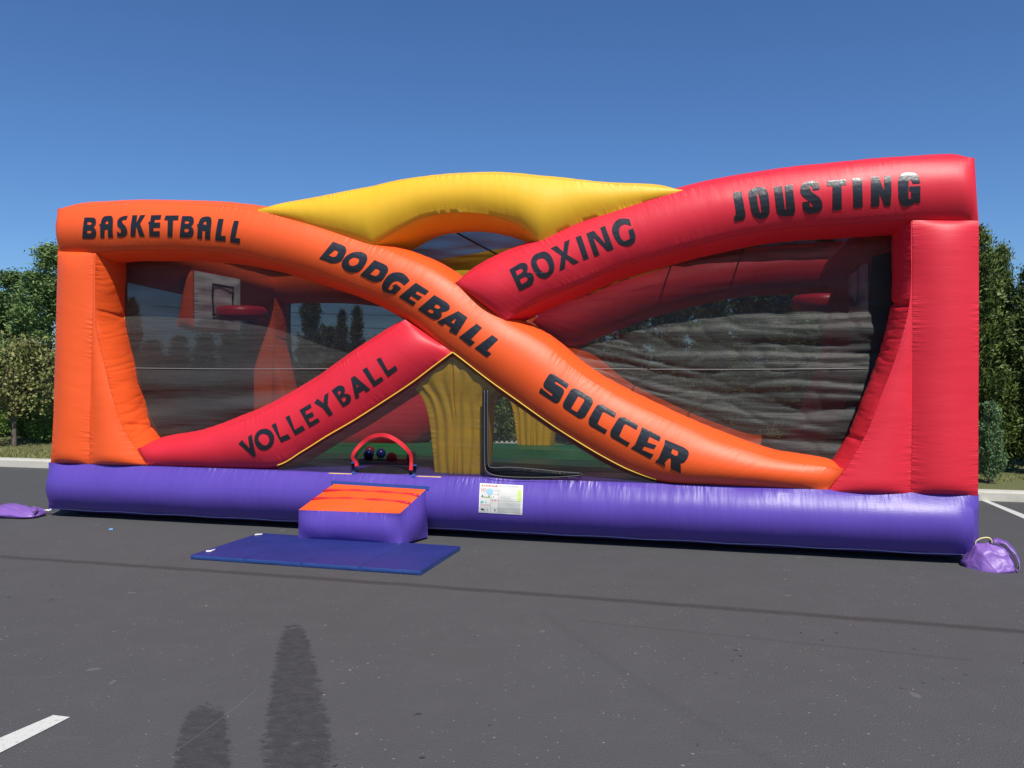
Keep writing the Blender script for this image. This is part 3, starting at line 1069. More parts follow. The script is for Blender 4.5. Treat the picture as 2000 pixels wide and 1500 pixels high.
net_panel('side_netting', XC - 0.05, UR, f_r, f_o, 0.44, 'net', disp_right, 150, 130)['label'] = 'wrinkled black netting filling the opening by the red column'
net_panel('side_netting', 0.30, XC + 0.02, f_o, left_bot, 0.44, 'net_left', disp_left, 120, 100)['label'] = 'black netting in front of the orange end backboard'
# pale horizontal seams sewn across both nets
for (u0, u1, fn, ft, fb) in ((XC + 0.9, 8.62, disp_right, f_r, f_o), (0.52, XC - 0.75, disp_left, f_o, left_bot)):
    bm = bmesh.new()
    pts = []
    for i in range(81):
        u = u0 + (u1 - u0) * i / 80
        z = 1.665 - 0.012 * math.sin(math.pi * i / 80)
        t = (z - fb(u)) / max(1e-3, ft(u) - fb(u))
        if 0.02 < t < 0.98:
            pts.append((u, 0.44 + fn(u, z, t) - 0.008, z))
    tube(bm, pts, 0.0032, 5)
    from_bm('netting_seam', bm, M['net_seam'], arena)

# entry triangle, flush with the front
bot_l = curve_fn([(r[2], r[3]) for r in st_l])
bot_o = curve_fn([(r[2], r[3]) for r in st_o])
UA = PL(884, 689)[0]
UL = PL(543, 911)[0]
UE = PL(1282, 938)[0]


def tri_top(u):
    return (bot_l(u) if u < UA else bot_o(u)) - 0.004


AX0, AX1 = PL(697, 915)[0], PL(804, 915)[0]
AZ = PL(750, 858)[1]


def arch_hole(u, z):
    c = (AX0 + AX1) / 2
    hw = (AX1 - AX0) / 2
    q = abs(u - c) / hw
    if q >= 1:
        return False
    return z < 0.55 + (AZ - 0.55) * math.sqrt(1 - q ** 2.4)


def disp_c(u, z, t):
    n2 = noise.noise(Vector((u * 2.2, z * 8.0, 31.0)))
    n1 = noise.noise(Vector((u * 1.1, z * 3.0, 37.0)))
    return 0.026 * min(1, (1 - t) * 4) * (n1 + 0.6 * n2) * max(0.15, 1 - (z - 0.55) * 1.3)


net_panel('entry_netting', UL, UE, tri_top, lambda u: 0.60, 0.012, 'net_center', disp_c, 150, 70, arch_hole)['label'] = 'black netting over the triangular entrance'
bm = bmesh.new()
tube(bm, [(r[2], -0.004, r[3]) for r in st_l if UL - 0.02 <= r[2] <= UA], 0.0075, 6)
from_bm('piping', bm, M['piping'], beam_l)
bm = bmesh.new()
tube(bm, [(r[2], -0.004, r[3]) for r in st_o if UA <= r[2] <= UE + 0.02], 0.0075, 6)
from_bm('piping', bm, M['piping'], beam_o)
bm = bmesh.new()
tube(bm, [(PL(x, y, 0.47)[0], 0.44, PL(x, y, 0.47)[1]) for x, y in ((244, 585), (246, 615), (251, 660), (262, 720), (284, 795), (300, 835), (308, 853))], 0.006, 6)
from_bm('piping', bm, M['piping'], fil_o)

# black strip put in as the red column's shadow on the net
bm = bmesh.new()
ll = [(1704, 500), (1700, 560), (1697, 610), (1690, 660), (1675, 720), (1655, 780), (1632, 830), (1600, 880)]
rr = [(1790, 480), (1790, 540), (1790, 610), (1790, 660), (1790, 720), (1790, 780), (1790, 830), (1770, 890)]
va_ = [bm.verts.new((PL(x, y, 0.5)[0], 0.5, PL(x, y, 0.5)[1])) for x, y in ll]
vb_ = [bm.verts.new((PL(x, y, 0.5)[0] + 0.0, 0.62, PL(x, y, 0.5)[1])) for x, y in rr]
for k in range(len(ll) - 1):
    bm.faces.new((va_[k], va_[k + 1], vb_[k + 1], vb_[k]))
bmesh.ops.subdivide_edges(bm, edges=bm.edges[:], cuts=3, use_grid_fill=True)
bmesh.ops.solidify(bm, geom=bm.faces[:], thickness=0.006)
from_bm('net_shade_strip', bm, M['net_shade'], arena)

# rear and end netting, roof netting
for nm, u0, u1, ft, fb in (('rear_netting', 0.4, XC, f_o, left_bot), ('rear_netting', XC, UR, f_r, f_o)):
    o = net_panel(nm, u0, u1, ft, fb, DEP - 0.45 + 0.30, 'net_back', lambda u, z, t: 0.01 * noise.noise(Vector((u * 2, z * 5, 4))), 50, 40)
    o.location = (0, 0, -0.17)
for ue, nmk in ((0.30, 'net_back'), (LEN - 0.30, 'net_end')):
    bm = bmesh.new()
    g = [[bm.verts.new((ue + 0.012 * noise.noise(Vector((i * .4, j * .9, ue))), 0.5 + (DEP - 0.9) * i / 24, 0.5 + 2.34 * j / 24)) for j in range(25)] for i in range(25)]
    for i in range(24):
        for j in range(24):
            bm.faces.new((g[i][j], g[i + 1][j], g[i + 1][j + 1], g[i][j + 1]))
    from_bm('end_netting', bm, M[nmk], arena, recalc=False)

top_pts = [(r[0], r[1]) for r in st_o if r[0] < PL(501, 408)[0]] + [(r[0], r[1]) for r in st_a] + [(r[0], r[1]) for r in st_r if r[0] > PL(1335, 371)[0]]
f_top = curve_fn(top_pts)


def roof_z(u, q):
    zf = f_top(u) - 0.14
    zb = min(f_top(u) - 0.24, 3.09)
    return zf + (zb - zf) * q - 0.04 * math.sin(math.pi * q) * (1 + 0.5 * math.sin(u * 2.1))


bm = bmesh.new()
nu, nq = 110, 30
g = [[bm.verts.new((0.3 + (LEN - 0.6) * i / nu, 0.47 + (DEP - 0.87) * j / nq, roof_z(0.3 + (LEN - 0.6) * i / nu, j / nq) +
                    0.02 * noise.noise(Vector((i * .22, j * .4, 2))))) for j in range(nq + 1)] for i in range(nu + 1)]
for i in range(nu):
    for j in range(nq):
        bm.faces.new((g[i][j], g[i + 1][j], g[i + 1][j + 1], g[i][j + 1]))
roof = from_bm('roof_netting', bm, M['net_roof'], arena, recalc=False)
for ua, ub_ in ((4.15, 4.75), (6.75, 6.75), (7.65, 7.65), (2.3, 2.3)):
    bm = bmesh.new()
    tube(bm, [(ua + (ub_ - ua) * q, 0.47 + (DEP - 0.87) * q, roof_z(ua + (ub_ - ua) * q, q) - 0.012) for q in [k / 16 for k in range(17)]], 0.011, 6)
    from_bm('support_cord', bm, M['cord_black'], roof)


# ---- lettering: outlines laid on the inflated panels
def flat(contour):
    """points (x, y) on the outline, (x, y, 1) = control point of a quadratic arc"""
    n = len(contour)
    pts = []
    on = []
    for i in range(n):
        p = contour[i]
        q = contour[(i + 1) % n]
        on.append((p[0], p[1], len(p) == 2))
        if len(p) == 3 and len(q) == 3:
            on.append(((p[0] + q[0]) / 2, (p[1] + q[1]) / 2, True))
    s = next(i for i, p in enumerate(on) if p[2])
    on = on[s:] + on[:s]
    n = len(on)
    i = 0
    while i < n:
        p = on[i]
        q = on[(i + 1) % n]
        pts.append((p[0], p[1]))
        if not q[2]:
            r2 = on[(i + 2) % n]
            for k in range(1, 6):
                t = k / 6
                pts.append(((1 - t) ** 2 * p[0] + 2 * t * (1 - t) * q[0] + t * t * r2[0],
                            (1 - t) ** 2 * p[1] + 2 * t * (1 - t) * q[1] + t * t * r2[1]))
            i += 2
        else:
            i += 1
    return pts


EYE = Vector((CU, CV, H))


def on_surface(bvh, px, py, off, fallback_v=0.0):
    d = Vector(ray_local(px, py)).normalized()
    hit, nrm, _, _ = bvh.ray_cast(EYE, d)
    if hit is None:
        u, z = PL(px, py, fallback_v)
        return Vector((u, fallback_v - off, z))
    if nrm.dot(d) > 0:
        nrm = -nrm
    return hit + nrm * off


def decal(name, polys, bvh, off, mtl, parent, maxlen=5.0):
    bm = bmesh.new()
    for contours in polys:
        vs3 = [[Vector((p[0], p[1], 0)) for p in c] for c in contours]
        tris = tessellate_polygon(vs3)
        flatv = [bm.verts.new(p) for c in vs3 for p in c]
        for t in tris:
            try:
                bm.faces.new([flatv[k] for k in t])
            except ValueError:
                pass
    bmesh.ops.remove_doubles(bm, verts=bm.verts[:], dist=0.02)
    for _ in range(5):
        le = [e for e in bm.edges if e.calc_length() > maxlen]
        if not le:
            break
        bmesh.ops.subdivide_edges(bm, edges=le, cuts=1)
        bmesh.ops.triangulate(bm, faces=[f for f in bm.faces if len(f.verts) > 3])
    for v in bm.verts:
        v.co = on_surface(bvh, v.co.x, v.co.y, off)
    bmesh.ops.recalc_face_normals(bm, faces=bm.faces[:])
    bm.normal_update()
    s = sum((f.normal.y * f.calc_area() for f in bm.faces))
    if s > 0:
        bmesh.ops.reverse_faces(bm, faces=bm.faces[:])
    return from_bm(name, bm, mtl, parent, recalc=False)


BASKET = (140, 400, 5.714, [
    [[(145, 143), (235, 143), (274, 143, 1), (274, 235, 1), (240, 250), (278, 262, 1), (274, 375, 1), (220, 377), (120, 375), (125, 250, 1)],
     [(178, 192), (205, 192), (226, 195, 1), (225, 224, 1), (203, 225), (176, 223)],
     [(176, 285), (205, 285), (226, 288, 1), (222, 318, 1), (200, 320), (174, 318)]],
    [[(322, 370), (318, 235), (310, 235), (310, 217), (326, 215), (335, 140, 1), (405, 122, 1), (470, 126, 1), (462, 205), (455, 300, 1), (465, 365), (408, 367), (404, 275), (372, 277), (365, 368)],
     [(378, 215), (378, 195, 1), (398, 178, 1), (413, 190, 1), (410, 215)]],
    [[(628, 122), (612, 170), (565, 165, 1), (562, 200, 1), (590, 225), (622, 255, 1), (624, 355, 1), (540, 360), (510, 358), (508, 300), (525, 300), (530, 318, 1), (556, 312, 1), (552, 290), (545, 262, 1), (505, 240, 1), (512, 190), (525, 125, 1)]],
    [[(680, 118), (735, 117), (722, 205), (768, 117), (826, 114), (765, 208), (818, 352), (758, 350), (722, 240), (712, 352), (658, 352), (662, 230)]],
    [[(888, 118), (1003, 115), (992, 165), (930, 168), (925, 200), (990, 198), (988, 255), (915, 255), (912, 295), (985, 293), (983, 352), (868, 352), (864, 215), (857, 208), (860, 192), (878, 188)]],
    [[(1050, 122), (1197, 120), (1190, 172), (1135, 174), (1125, 358), (1070, 357), (1075, 174), (1035, 172)]],
    [[(1235, 127), (1320, 127), (1368, 132, 1), (1364, 225, 1), (1330, 240), (1368, 255, 1), (1358, 365, 1), (1300, 365), (1207, 363), (1212, 240, 1)],
     [(1267, 182), (1295, 182), (1316, 185, 1), (1310, 212, 1), (1290, 213), (1264, 210)],
     [(1262, 265), (1290, 264), (1312, 268, 1), (1306, 305, 1), (1285, 306), (1260, 303)]],
    [[(1402, 377), (1408, 250), (1402, 240), (1402, 218), (1416, 215), (1430, 150, 1), (1500, 128, 1), (1570, 138, 1), (1562, 210), (1548, 300, 1), (1548, 388), (1488, 384), (1490, 290), (1462, 288), (1455, 380)],
     [(1470, 218), (1475, 195, 1), (1490, 185, 1), (1508, 195, 1), (1503, 225)]],
    [[(1640, 157), (1698, 160), (1665, 345), (1720, 348), (1718, 408), (1602, 398), (1608, 300, 1)]],
    [[(1815, 178), (1868, 182), (1828, 370), (1882, 375), (1878, 435), (1768, 415), (1775, 300, 1)]]])
DODGE = (610, 460, 5.263, [
    [[(212, 65), (300, 95), (372, 122, 1), (345, 178), (315, 240), (285, 292, 1), (190, 280), (72, 237)],
     [(232, 150), (255, 158), (275, 165, 1), (258, 195), (240, 228, 1), (205, 218), (167, 203)]],
    [[(420, 163, 1), (540, 172, 1), (578, 235, 1), (530, 325, 1), (470, 382, 1), (370, 380, 1), (295, 320, 1), (315, 235, 1)],
     [(425, 222, 1), (488, 238, 1), (475, 290, 1), (420, 318, 1), (375, 300, 1), (380, 245, 1)]],
    [[(640, 252), (735, 293), (805, 325, 1), (770, 385), (735, 440), (695, 492, 1), (615, 468), (492, 408)],
     [(655, 338), (680, 348), (705, 360, 1), (685, 395), (665, 422, 1), (635, 415), (590, 395)]],
    [[(1002, 465), (945, 512), (905, 472, 1), (840, 462, 1), (785, 525, 1), (778, 562, 1), (815, 558), (838, 530), (822, 515), (862, 498), (915, 540), (850, 602), (790, 600, 1), (712, 560, 1), (722, 480, 1), (800, 382, 1), (920, 375, 1), (985, 430, 1)]],
    [[(1065, 485), (1200, 572), (1160, 612), (1080, 570), (1060, 598), (1130, 630), (1090, 665), (1018, 615), (992, 645), (1068, 688), (1035, 722), (890, 630)]],
    [[(1255, 612), (1365, 677), (1432, 722, 1), (1390, 785, 1), (1322, 785), (1348, 815, 1), (1275, 880, 1), (1215, 845), (1085, 757)],
     [(1275, 703), (1300, 715), (1325, 735, 1), (1295, 760, 1), (1275, 748), (1250, 733)],
     [(1210, 750), (1235, 763), (1258, 780, 1), (1230, 808, 1), (1208, 792), (1180, 775)]],
    [[(1500, 777), (1596, 842), (1482, 1022), (1405, 978), (1428, 945), (1365, 902), (1340, 925), (1282, 885)],
     [(1480, 850), (1455, 908), (1425, 885)]],
    [[(1690, 905), (1745, 950), (1630, 1065), (1672, 1095), (1625, 1138), (1508, 1045)]],
    [[(1850, 1022), (1912, 1070), (1795, 1180), (1842, 1212), (1795, 1252), (1668, 1158)]]])
SOCCER = (1040, 715, 6.25, [
    [[(265, 103), (445, 220), (418, 275), (297, 193), (268, 180, 1), (278, 215), (365, 268), (400, 298, 1), (375, 345), (335, 425), (308, 465, 1), (260, 440), (80, 320), (102, 262), (225, 358), (245, 368, 1), (245, 337), (160, 275), (122, 245, 1), (140, 200), (190, 118), (215, 78, 1)]],
    [[(550, 285), (700, 375), (760, 415, 1), (730, 470), (655, 600), (622, 655, 1), (560, 630), (410, 530), (350, 490, 1), (385, 430), (460, 300), (495, 255, 1)],
     [(560, 365), (625, 400), (637, 412, 1), (630, 430), (555, 550), (545, 562, 1), (530, 555), (475, 522), (480, 500)]],
    [[(865, 478), (1022, 575), (1002, 632), (885, 565), (862, 550, 1), (850, 580), (795, 700), (805, 722, 1), (915, 780), (885, 828), (720, 735), (668, 700, 1), (695, 630), (765, 510), (800, 445, 1)]],
    [[(1130, 630), (1290, 722), (1270, 780), (1150, 712), (1128, 700, 1), (1115, 730), (1060, 850), (1070, 877, 1), (1190, 935), (1160, 980), (985, 880), (932, 850, 1), (960, 780), (1030, 665), (1065, 600, 1)]],
    [[(1335, 742), (1568, 862), (1550, 920), (1430, 860), (1402, 930), (1515, 968), (1485, 1012), (1365, 975), (1340, 1022), (1478, 1078), (1440, 1132), (1202, 1002), (1250, 960), (1320, 800)]],
    [[(1618, 897), (1840, 990), (1925, 1035, 1), (1905, 1090), (1872, 1185, 1), (1810, 1185), (1812, 1310), (1690, 1250), (1690, 1125), (1670, 1118), (1612, 1175), (1625, 1228), (1498, 1165), (1540, 1125), (1610, 960)],
     [(1712, 1008), (1775, 1038), (1788, 1048, 1), (1765, 1095), (1735, 1090), (1692, 1062)]]])
VOLLEY = (455, 680, 5.882, [
    [[(65, 1098), (105, 1055), (192, 1148), (175, 1018), (218, 992), (265, 1230), (238, 1245)]],
    [[(330, 922, 1), (425, 928, 1), (485, 1010, 1), (462, 1118, 1), (385, 1178, 1), (298, 1165, 1), (240, 1075, 1), (258, 980, 1)],
     [(345, 980, 1), (402, 995, 1), (428, 1060, 1), (390, 1122, 1), (340, 1112, 1), (290, 1050, 1), (303, 1000, 1)]],
    [[(445, 885), (495, 858), (545, 1022), (632, 985), (665, 1030), (555, 1085)]],
    [[(605, 795), (652, 770), (712, 938), (800, 885), (830, 935), (715, 1000)]],
    [[(765, 712), (892, 637), (905, 682), (832, 725), (845, 765), (915, 730), (935, 778), (868, 812), (888, 852), (975, 800), (1000, 838), (878, 912)]],
    [[(935, 628), (972, 580), (1040, 630), (1052, 540), (1100, 510), (1090, 655), (1150, 755), (1103, 780), (1035, 690)]],
    [[(1135, 488), (1205, 432), (1270, 418, 1), (1298, 500, 1), (1272, 522), (1345, 518, 1), (1365, 590, 1), (1325, 650, 1), (1262, 675)],
     [(1205, 505), (1222, 480, 1), (1243, 500, 1), (1232, 528), (1218, 538)],
     [(1245, 580), (1278, 552, 1), (1308, 575, 1), (1290, 610), (1268, 622)]],
    [[(1355, 345), (1400, 318), (1580, 472), (1535, 503), (1505, 480), (1445, 515), (1452, 560), (1408, 582)],
     [(1422, 412), (1448, 438), (1426, 450)]],
    [[(1490, 250), (1540, 218), (1632, 372), (1708, 325), (1732, 365), (1618, 445)]],
    [[(1650, 130), (1698, 105), (1782, 258), (1868, 198), (1892, 245), (1780, 332)]]])
BOXING = (980, 415, 7.143, [
    [[(107, 800), (250, 712), (335, 688, 1), (378, 785, 1), (345, 840), (425, 828, 1), (460, 930, 1), (425, 1010, 1), (370, 1033), (248, 1093)],
     [(195, 818), (250, 788), (285, 775, 1), (305, 820, 1), (270, 848), (215, 880)],
     [(248, 930), (310, 898), (345, 885, 1), (372, 940, 1), (335, 972), (278, 1002)]],
    [[(520, 560, 1), (620, 538, 1), (705, 620, 1), (745, 760, 1), (708, 862, 1), (590, 932, 1), (490, 890, 1), (395, 720, 1), (428, 610, 1)],
     [(560, 633, 1), (612, 650, 1), (663, 740, 1), (658, 820, 1), (600, 848, 1), (530, 800, 1), (482, 700, 1), (498, 655, 1)]],
    [[(685, 500), (765, 465), (858, 550), (875, 412), (948, 380), (915, 590), (1080, 688), (1000, 725), (895, 645), (880, 780), (805, 815), (830, 600)]],
    [[(1032, 348), (1108, 322), (1215, 640), (1142, 665)]],
    [[(1180, 295), (1285, 257), (1455, 445), (1375, 215), (1442, 188), (1562, 510), (1480, 540), (1275, 345), (1365, 588), (1295, 617)]],
    [[(1785, 98), (1806, 190), (1735, 150, 1), (1650, 190, 1), (1630, 270, 1), (1670, 390, 1), (1750, 395, 1), (1790, 360), (1785, 325), (1765, 250), (1830, 220), (1862, 300), (1880, 400, 1), (1780, 472, 1), (1650, 460, 1), (1560, 340, 1), (1528, 210, 1), (1600, 100, 1), (1710, 80, 1)]]])
JOUST = (1420, 325, 5.0, [
    [[(57, 262), (140, 245), (178, 450), (186, 515, 1), (130, 530, 1), (75, 540), (68, 487), (92, 475, 1), (85, 430)]],
    [[(220, 230, 1), (310, 195, 1), (402, 220, 1), (410, 330), (422, 440, 1), (395, 500, 1), (320, 520, 1), (240, 480, 1), (225, 380), (203, 270, 1)],
     [(288, 258, 1), (308, 258, 1), (325, 350), (343, 452, 1), (318, 458, 1), (300, 360)]],
    [[(457, 205), (535, 193), (565, 415), (572, 430, 1), (580, 415), (563, 190), (637, 176), (662, 380), (675, 478, 1), (590, 488, 1), (488, 480, 1), (478, 400)]],
    [[(905, 225), (840, 235), (838, 210, 1), (822, 185, 1), (805, 205, 1), (820, 250, 1), (922, 310, 1), (938, 420, 1), (880, 458, 1), (738, 468, 1), (735, 350), (800, 338), (812, 390), (835, 405, 1), (840, 360, 1), (760, 310, 1), (708, 260, 1), (728, 160, 1), (830, 140, 1), (900, 155, 1)]],
    [[(975, 145), (1160, 127), (1162, 180), (1118, 185), (1120, 420), (1032, 428), (1030, 192), (977, 192)]],
    [[(1225, 118), (1318, 112), (1325, 400), (1237, 406)]],
    [[(1405, 103), (1480, 100), (1535, 250), (1535, 95), (1600, 92), (1605, 240), (1595, 388), (1540, 385), (1490, 260), (1487, 390), (1407, 395)]],
    [[(1885, 165), (1815, 170), (1800, 130, 1), (1780, 125, 1), (1772, 160), (1770, 300), (1780, 332, 1), (1800, 310), (1798, 240), (1780, 238), (1780, 198), (1888, 190), (1885, 358), (1850, 360), (1845, 350), (1760, 400, 1), (1690, 380, 1), (1675, 300), (1670, 150), (1680, 72, 1), (1780, 58, 1), (1872, 72, 1)]]])
for (ox, oy, sc, letters), key, par, word in ((BASKET, 'orange', beam_o, 'BASKETBALL'), (DODGE, 'orange', beam_o, 'DODGEBALL'), (SOCCER, 'orange', beam_o, 'SOCCER'),
                                              (VOLLEY, 'red_low', beam_l, 'VOLLEYBALL'), (BOXING, 'red_up', beam_r, 'BOXING'), (JOUST, 'red_up', beam_r, 'JOUSTING')):
    polys = [[[(ox + x / sc, oy + y / sc) for x, y in flat(c)] for c in L] for L in letters]
    decal('lettering', polys, bms[key], 0.004, M['letter'], par)['label'] = 'the word ' + word + ' in black letters'


# ---- instruction sheet on the base tube
def rect(x0, y0, x1, y1):
    """a rectangle in the sheet's own 0..1 frame, laid out on the photo's sheet corners"""
    q = []
    for a, b in ((x0, y0), (x1, y0), (x1, y1), (x0, y1)):
        tl, tr, br, bl = (937.5, 944), (1022, 948.5), (1020, 1005.5), (935, 1000.5)
        q.append(((tl[0] * (1 - a) + tr[0] * a) * (1 - b) + (bl[0] * (1 - a) + br[0] * a) * b,
                  (tl[1] * (1 - a) + tr[1] * a) * (1 - b) + (bl[1] * (1 - a) + br[1] * a) * b))
    return [q]


inks = {'red': (0.45, 0.10, 0.09), 'grey': (0.36, 0.36, 0.35), 'pale': (0.42, 0.42, 0.39), 'pink': (0.50, 0.38, 0.36),
        'blue': (0.25, 0.42, 0.60), 'lime': (0.46, 0.60, 0.14), 'dark': (0.03, 0.03, 0.03), 'leaf': (0.18, 0.30, 0.08), 'teal': (0.12, 0.34, 0.34), 'line': (0.26, 0.24, 0.22), 'edge': (0.74, 0.73, 0.72)}
ink_names = list(inks)
inkr = []


def put(k, x0, y0, x1, y1):
    inkr.append((k, x0, y0, x1, y1))


for q in ((0, 0, 1, .025), (0, .975, 1, 1), (0, 0, .018, 1), (.982, 0, 1, 1)):
    put('edge', *q)
for k in range(9):
    put('red', 0.05 + 0.04 * k, 0.05 + 0.018 * (k % 2), 0.078 + 0.04 * k, 0.105)
for k in range(11):
    put('grey', 0.44 + 0.042 * k, 0.045, 0.466 + 0.042 * k, 0.075)
put('pale', 0.44, 0.56, 0.95, 0.96)
for q in ((0.28, 0.52, 0.46, 0.62), (0.03, 0.70, 0.26, 0.78), (0.03, 0.16, 0.16, 0.30)):
    put('pink', *q)
for k in range(12):
    w = math.sqrt(max(0, 1 - ((k - 5.5) / 6) ** 2))
    put('blue', 0.235 - 0.082 * w, 0.155 + 0.019 * k, 0.235 + 0.082 * w, 0.174 + 0.019 * k)
put('lime', 0.875, 0.17, 0.965, 0.56)
for q in ((0.03, 0.455, 0.15, 0.475), (0.055, 0.40, 0.085, 0.455), (0.05, 0.88, 0.13, 0.915), (0.06, 0.85, 0.09, 0.88), (0.32, 0.43, 0.335, 0.47),
          (0.36, 0.86, 0.385, 0.93), (0.19, 0.88, 0.21, 0.92), (0.29, 0.54, 0.305, 0.58), (0.37, 0.54, 0.385, 0.58)):
    put('dark', *q)
put('leaf', 0.15, 0.46, 0.26, 0.485)
put('leaf', 0.20, 0.40, 0.24, 0.45)
put('teal', 0.035, 0.60, 0.10, 0.68)
put('teal', 0.14, 0.60, 0.17, 0.66)
for k in range(5):
    put('grey', 0.46, 0.395 + 0.032 * k, 0.80 - 0.04 * (k % 3), 0.409 + 0.032 * k)
for q in ((0.27, 0.36, 0.44, 0.370), (0.44, 0.545, 0.96, 0.556), (0.266, 0.36, 0.274, 0.95), (0.433, 0.30, 0.441, 0.95), (0.03, 0.495, 0.27, 0.505)):
    put('line', *q)
for k in range(3):
    put('grey', 0.34 + 0.05 * k, 0.21, 0.365 + 0.05 * k, 0.245)
bm = bmesh.new()
gx, gy = 120, 88
g = []
for i in range(gx + 1):
    row = []
    for j in range(gy + 1):
        p = rect(i / gx, j / gy, i / gx, j / gy)[0][0]
        row.append(bm.verts.new(on_surface(bms['base'], p[0], p[1], 0.004 + 0.0015 * math.sin(i * 0.13) * math.sin(j * .11))))
    g.append(row)
for i in range(gx):
    for j in range(gy):
        f = bm.faces.new((g[i][j], g[i][j + 1], g[i + 1][j + 1], g[i + 1][j]))
        cx, cy = (i + .5) / gx, (j + .5) / gy
        for k, x0, y0, x1, y1 in inkr:
            if x0 <= cx <= x1 and y0 <= cy <= y1:
                f.material_index = 1 + ink_names.index(k)
sheet = from_bm('instruction_sheet', bm, [M['sign_white']] + [plain('ink_' + k, v, 0.5, 0.1, 60) for k, v in inks.items()], arena, recalc=False)
sheet['label'] = 'white printed instruction sheet on the purple tube'

# ---- entry arch strap, webbing tabs, threshold, zipped flap
path = [(375, 722), (360, 668), (322, 622), (312, 575), (345, 500), (400, 425), (480, 345), (570, 282), (670, 246), (770, 238), (870, 253),
        (960, 295), (1040, 352), (1120, 420), (1180, 480), (1215, 540), (1224, 620), (1226, 700), (1226, 785)]
pp = catmull([(650 + x / 8, 820 + y / 8) for x, y in path], 60)
pts, ws = [], []
for i, p in enumerate(pp):
    a, b = pp[max(0, i - 1)], pp[min(len(pp) - 1, i + 1)]
    u, z = PL(p[0], p[1], -0.02)
    ua, za = PL(a[0], a[1], -0.02)
    ub2, zb2 = PL(b[0], b[1], -0.02)
    d = Vector((ub2 - ua, 0, zb2 - za)).normalized()
    pts.append((u, -0.02 + 0.006 * math.sin(i * 0.5), z))
    ws.append(Vector((-d.z, 0.25 * math.sin(i * .21), d.x)) * 0.019)
bm = bmesh.new()
ribbon(bm, pts, ws, 0.006, (0, -1, 0))
strap = from_bm('entry_strap', bm, M['strap'], arena, smooth=False)
strap['label'] = 'red webbing arch over the crawl-in opening'
for (xa, ya, xb, yb) in ((690, 902, 691, 926), (811, 907, 808, 932)):
    bm = bmesh.new()
    P_ = [on_surface(bms['base'], xa + (xb - xa) * q, ya + (yb - ya) * q, 0.008, -0.02) for q in [k / 8 for k in range(9)]]
    ribbon(bm, P_, [Vector((0.018, 0, 0))] * 9, 0.004, (0, -1, 0.3))
    from_bm('webbing_tab', bm, M['velcro'], strap, smooth=False)
ut0, ut1 = PL(692, 910, 0.05)[0], PL(806, 910, 0.05)[0]
c8 = box8(ut0, ut1, 0.03, 0.42, 0.54, 0.615)
bm = pillow_bm(c8, {'z1': 0.045, 'y0': 0.03}, amp=0.01)
from_bm('threshold_pad', bm, M['blackv'], arena, sharp=R(40))


def zq(x, y):
    return (930 + x / 7.895, 750 + y / 7.895)


bm = bmesh.new()
zl = [zq(150, 90), zq(148, 400), zq(150, 800), zq(152, 1100), zq(160, 1240)]
zp = catmull(zl, 24)
pts = [(PL(x, y, 0.0)[0], -0.012, PL(x, y, 0.0)[1]) for x, y in zp]
ribbon(bm, pts, [Vector((0.030, 0, 0))] * len(pts), 0.012, (0, -1, 0))
flap = from_bm('zipper_flap', bm, M['blackv'], arena, smooth=False)
flap['label'] = 'black zipped flap hanging open beside the yellow post'
lens_up = [(190, 1235), (300, 1275), (500, 1290), (700, 1300), (1000, 1325), (1300, 1352), (1640, 1372)]
lens_lo = [(120, 1260), (190, 1370), (330, 1425), (560, 1462), (900, 1472), (1250, 1455), (1640, 1428)]
lu, lo = catmull([zq(*p) for p in lens_up], 40), catmull([zq(*p) for p in lens_lo], 40)
bm = bmesh.new()
rows = []
for i, (a, b) in enumerate(zip(lu, lo)):
    row = []
    for j in range(9):
        t = j / 8
        x, y = a[0] + (b[0] - a[0]) * t, a[1] + (b[1] - a[1]) * t
        bulge = 0.045 * 4 * t * (1 - t) * math.sin(math.pi * min(1, i / 39 * 1.02)) ** 0.6
        h = on_surface(bms['base'], x, y, 0.015, 0.0)
        vv = min(h.y, -0.012) - bulge * 0.4
        u, z = PL(x, y, vv)
        row.append(bm.verts.new((u, vv, z)))
    rows.append(row)
for a, b in zip(rows[:-1], rows[1:]):
    for j in range(8):
        bm.faces.new((a[j], b[j], b[j + 1], a[j + 1]))
bmesh.ops.solidify(bm, geom=bm.faces[:], thickness=0.006)
from_bm('flap_pocket', bm, M['blackv'], flap)
# stitched tape lines on the flap
for k, lst in enumerate(([(128, 95), (126, 700), (130, 1150), (150, 1330), (260, 1400), (500, 1430), (900, 1440), (1300, 1432), (1600, 1410)],
                         [(176, 95), (178, 700), (184, 1150), (205, 1280), (500, 1283), (900, 1312), (1300, 1352), (1600, 1375)])):
    bm = bmesh.new()
    cc = catmull([zq(*p) for p in lst], 60)
    pts = []
    for x, y in cc:
        h = on_surface(bms['base'], x, y, 0.02, 0.0)
        vv = min(h.y, -0.03) - (0.022 if y > 912 else 0.0)
        u, z = PL(x, y, vv)
        pts.append((u, vv, z))
    tube(bm, pts, 0.0035, 5)
    from_bm('flap_stitching', bm, M['stitch'], flap)

# yellow strip where the floor joins the base, each side of the opening
for xa, xb in ((640, 690), (812, 860)):
    bm = bmesh.new()
    za, zb_ = PL(xa, 911, -0.03), PL(xb, 914, -0.03)
    tube(bm, [(za[0] + (zb_[0] - za[0]) * q, -0.005, 0.588) for q in [k / 8 for k in range(9)]], 0.008, 6)
    from_bm('piping', bm, M['piping'], base)

